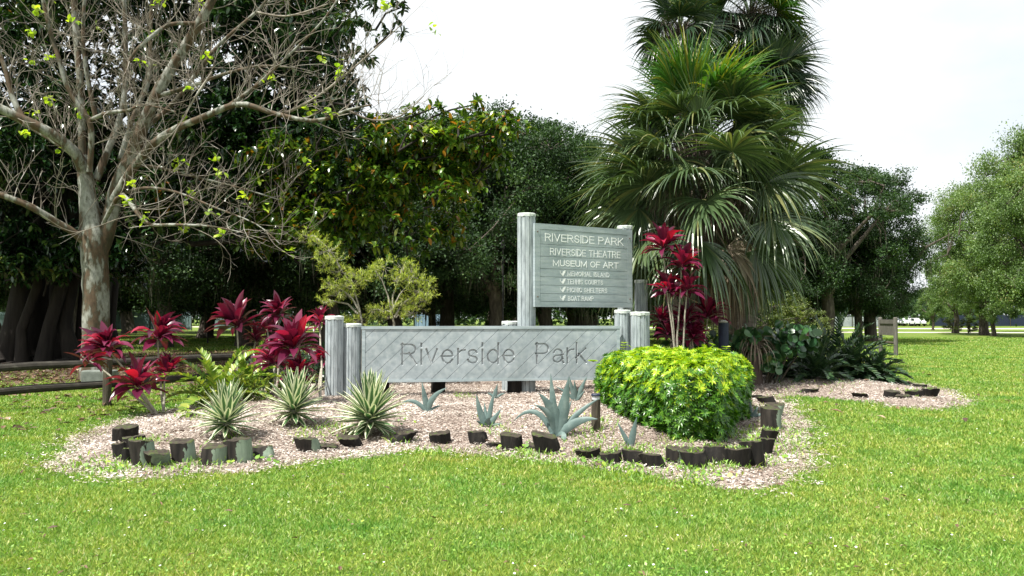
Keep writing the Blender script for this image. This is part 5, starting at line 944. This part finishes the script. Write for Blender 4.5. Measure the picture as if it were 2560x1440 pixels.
for i, (px, Y, tp, lab) in enumerate(((1850, 26, 690, 'olive shrub behind the dark blue bollard'), (1930, 28, 700, 'olive shrub below the drooping palm fronds'), (1790, 30, 720, 'olive shrub behind the wine coloured ti plant'), (1985, 33, 740, 'olive shrub left of the mossy oak trunk'), (2420, 76, 790, 'pale low shrub on the far lawn'), (2380, 80, 785, 'pale low shrub beside another on the far lawn'), (1250, 52, 770, 'low shrub seen above the long sign'), (700, 56, 790, 'low shrub in the grove left of the sign'))):
    tpx('f', px, Y, tp, i * 1.1, lab, g5, 'shrub', 1.3, 'shrub')
def far_wood():
    mb = MB(); n = 90000; x = rng.uniform(-230, 230, n); y = 165 + rng.normal(0, 9, n) - .0004 * x ** 2; h = 8 + 2.5 * wav(x * .07, y * .02) + 2 * wav(x * .23 + 2, y * .01); z = rng.random(n) ** .7 * h
    mb.kites(np.column_stack([x, y, z]), rng.normal(0, 1, (n, 3)), rng.uniform(.6, 1.3, n), rng.uniform(.4, .9, n)); tag(mb.build('distant_woods', M['oak_leaf']), kind='stuff')
far_wood()
# ------------------------------------------------------------------ fence, boards, lamps and far things
def rail_fence():
    p0 = G0(267, 1018); root = empty('log_fence', tuple(p0), 'low round rail wooden fence under the trees left of the bed', 'fence'); p1 = at(720, 0, 16.2); p1.z = 0; pm = p0 + (p0 - p1) * .72 + Vector((-.4, .9, 0))
    for q in (p0, p1, pm):
        mb = MB(); mb.tube([(q.x, q.y, -.1), (q.x, q.y, .4), (q.x + .01, q.y, .80), (q.x + .01, q.y, .815)], [.072, .07, .068, .05], 12, rough=.04); under(mb.build('post', M['dark_wood']), root)
    for a, b, z0, z1 in ((pm, p0, .66, .74), (pm, p0, .28, .38), (p0, p1, .74, .74), (p0, p1, .38, .38)):
        a2 = a + Vector((0, .09, 0)); b2 = b + Vector((0, .09, 0)); mb = MB(); mb.tube([(a2.x, a2.y, z0), ((a2.x + b2.x) / 2, (a2.y + b2.y) / 2, (z0 + z1) / 2 + .02), (b2.x, b2.y, z1)], [.062, .068, .058], 10, rough=.05); under(mb.build('rail', M['rail_wood']), root)
rail_fence()
def block():
    a = at(250, 945, 17.6); mb = MB(); mb.box((a.x, a.y, .16), (.70, .3, .38)); o = mb.build('stone_block', M['concrete']); md = o.modifiers.new('bevel', 'BEVEL'); md.width = .03; md.segments = 2; tag(o, 'grey concrete block at the foot of the pale barked tree', 'block')
block()
def notice():
    b = G0(2240, 890); a = G0(2202, 884); root = empty('notice_board', tuple((a + b) / 2), 'weathered grey wooden notice board seen from behind on the right lawn', 'notice board'); K = b.y / F
    for q in (a, b):
        mb = MB(); mb.tube([(q.x, q.y, -.1), (q.x, q.y, .7), (q.x, q.y, 1.5), (q.x, q.y, 1.53)], [.085, .08, .08, .06], 10, rough=.03); under(mb.build('post', M['grey_wood']), root)
    X = (b - a); W = X.length; X.normalize(); Nn = Vector((X.y, -X.x, 0)); O = Vector(a); Z = Vector((0, 0, 1)); w = W - .16
    for i in range(4):
        mb = MB(); x0 = .08 + w * i / 4 + .004; x1 = .08 + w * (i + 1) / 4 - .004; mb.prism([(x0, .82), (x1, .82), (x1, 1.44), (x0, 1.44)], O, X, Z, Nn, -.02, .02 + .002 * (i % 2)); under(mb.build('plank', M['grey_wood']), root)
    for z0, z1 in ((1.27, 1.42), (.80, .90)):
        mb = MB(); mb.prism([(.06, z0), (W - .06, z0), (W - .06, z1), (.06, z1)], O, X, Z, Nn, .026, .055); under(mb.build('crosspiece', M['grey_wood']), root)
    mb = MB(); mb.tube([O + X * .04 + Z * .5, O + X * (W - .04) + Z * .5], [.055, .055], 8); under(mb.build('lower_rail', M['dark_wood']), root)
notice()
def bollard():
    b = G(1490, 1078); root = empty('bollard_light', tuple(b), 'short wooden garden light left of the hedge with a silver top', 'garden light'); r = .056
    mb = MB(); mb.tube([(0, 0, -.05), (0, 0, .2), (0, 0, .385)], [r, r, r * .97], 16, rough=.015); mb.build('wooden_base', M['dark_wood'], root)
    mb = MB(); mb.tube([(0, 0, .386), (0, 0, .43)], [r * .86, r * .86], 16); mb.build('lens', M['metal'], root)
    mb = MB(); mb.tube([(0, 0, .431), (0, 0, .444), (0, 0, .456)], [r * 1.04, r * 1.06, r * .9], 16); mb.build('cap', M['navy'], root)
    b = at(1809, 832, 16.0); root = empty('bollard_lamp', (b.x, b.y, .1), 'dark blue bollard lamp with a metal top behind the sea grape leaves', 'garden light')
    mb = MB(); mb.tube([(0, 0, -.1), (0, 0, .7), (0, 0, 1.30)], [.10, .10, .10], 16); mb.build('shaft', M['navy'], root)
    mb = MB(); mb.tube([(0, 0, 1.305), (0, 0, 1.34), (0, 0, 1.36)], [.075, .11, .095], 16); mb.build('cap', M['metal'], root)
bollard()
def car(px, Y, label, rz):
    p = at(px, 810, Y); p.z = 0; root = empty('parked_car', tuple(p), label, 'car', 'white cars parked beyond the lawn'); root.rotation_euler = (0, 0, rz)
    prof = [(-2.2, .45), (-2.2, .85), (-1.9, .95), (-1.45, 1.0), (-.95, 1.45), (.55, 1.5), (1.2, 1.0), (1.95, .88), (2.2, .7), (2.2, .42)]
    mb = MB(); mb.prism(prof, (0, 0, 0), (1, 0, 0), (0, 0, 1), (0, 1, 0), -.85, .85); o = mb.build('body', M['white_paint'], root); md = o.modifiers.new('bevel', 'BEVEL'); md.width = .08; md.segments = 3
    for sg in (-1, 1):
        mb = MB(); mb.prism([(-1.3, 1.02), (-.9, 1.38), (.5, 1.42), (1.0, 1.02)], (0, 0, 0), (1, 0, 0), (0, 0, 1), (0, sg, 0), .84, .862); mb.build('side_window', M['glass'], root)
    mb = MB(); mb.prism([(-.7, .0), (.7, 0), (.62, .52), (-.62, .52)], (1.13, 0, 1.03), (0, 1, 0), (-.78, 0, .62), (.62, 0, .78), .0, .03); mb.build('windscreen', M['glass'], root)
    for x in (-1.35, 1.4):
        for y in (-.8, .8): mb = MB(); mb.tube([(x, y - .1, .33), (x, y + .1, .33)], [.33, .33], 16); mb.build('wheel', M['tyre'], root)
car(2268, 150, 'left one of the two white cars seen beyond the right lawn', 1.2); car(2293, 146, 'right and larger looking white car beyond the right lawn', 1.4); car(2248, 156, 'white car partly hidden by the wooden notice board', 1.3)
def screen(name, label, cat, x0, x1, Y, h, mat, post=True):
    a = at(x0, 800, Y); b = at(x1, 800, Y); a.z = b.z = 0; root = empty(name, tuple((a + b) / 2), label, cat); X = (b - a); W = X.length; X.normalize(); Nn = Vector((X.y, -X.x, 0))
    mb = MB(); mb.prism([(0, .1), (W, .1), (W, h), (0, h)], a, X, (0, 0, 1), Nn, -.03, .03); under(mb.build('panel', mat), root)
    n = max(2, int(W / 4) + 1)
    for i in range(n):
        q = a + X * W * i / (n - 1) + Nn * .1; mb = MB(); mb.tube([(q.x, q.y, -.1), (q.x, q.y, h + .15)], [.05, .05], 6); under(mb.build('post', M['dark_wood']), root)
screen('court_screen', 'grey green court screen seen through the grove, right of the pale trunk', 'screen', 270, 480, 95, 2.2, M['wind_screen']); screen('court_screen', 'grey green court screen far left behind the fig roots', 'screen', -40, 235, 92, 2.2, M['wind_screen']); screen('blue_screen', 'pale blue screen seen just above the left part of the sign', 'screen', 1035, 1112, 90, 1.9, M['blue_wall'])
screen('grey_fence', 'long grey fence beyond the road behind the mossy oak', 'fence', 2060, 2200, 130, 1.7, M['grey_wall']); screen('dark_fence', 'dark fence along the far side of the right lawn', 'fence', 2330, 2720, 140, 2.0, M['navy'])
screen('court_screen', 'grey green court screen in the middle of the grove above the red plants', 'screen', 520, 760, 98, 2.0, M['wind_screen'])
def lamp(px, Y, h, label):
    p = at(px, 810, Y); root = empty('park_lamp', (p.x, p.y, 0), label, 'lamp post'); mb = MB(); mb.tube([(0, 0, -.1), (0, 0, h)], [.045, .035], 8); mb.build('pole', M['tyre'], root); mb = MB(); mb.tube([(0, 0, h), (0, 0, h + .08), (0, 0, h + .35), (0, 0, h + .45)], [.05, .09, .10, .03], 10); mb.build('lamp_head', M['tyre'], root)
lamp(1257, 36, 4.6, 'thin dark lamp post in the grove left of the tall sign post'); lamp(520, 46, 3.0, 'thin dark lamp post in the grove above the dusky ti plant')
print('objects', len(bpy.data.objects))
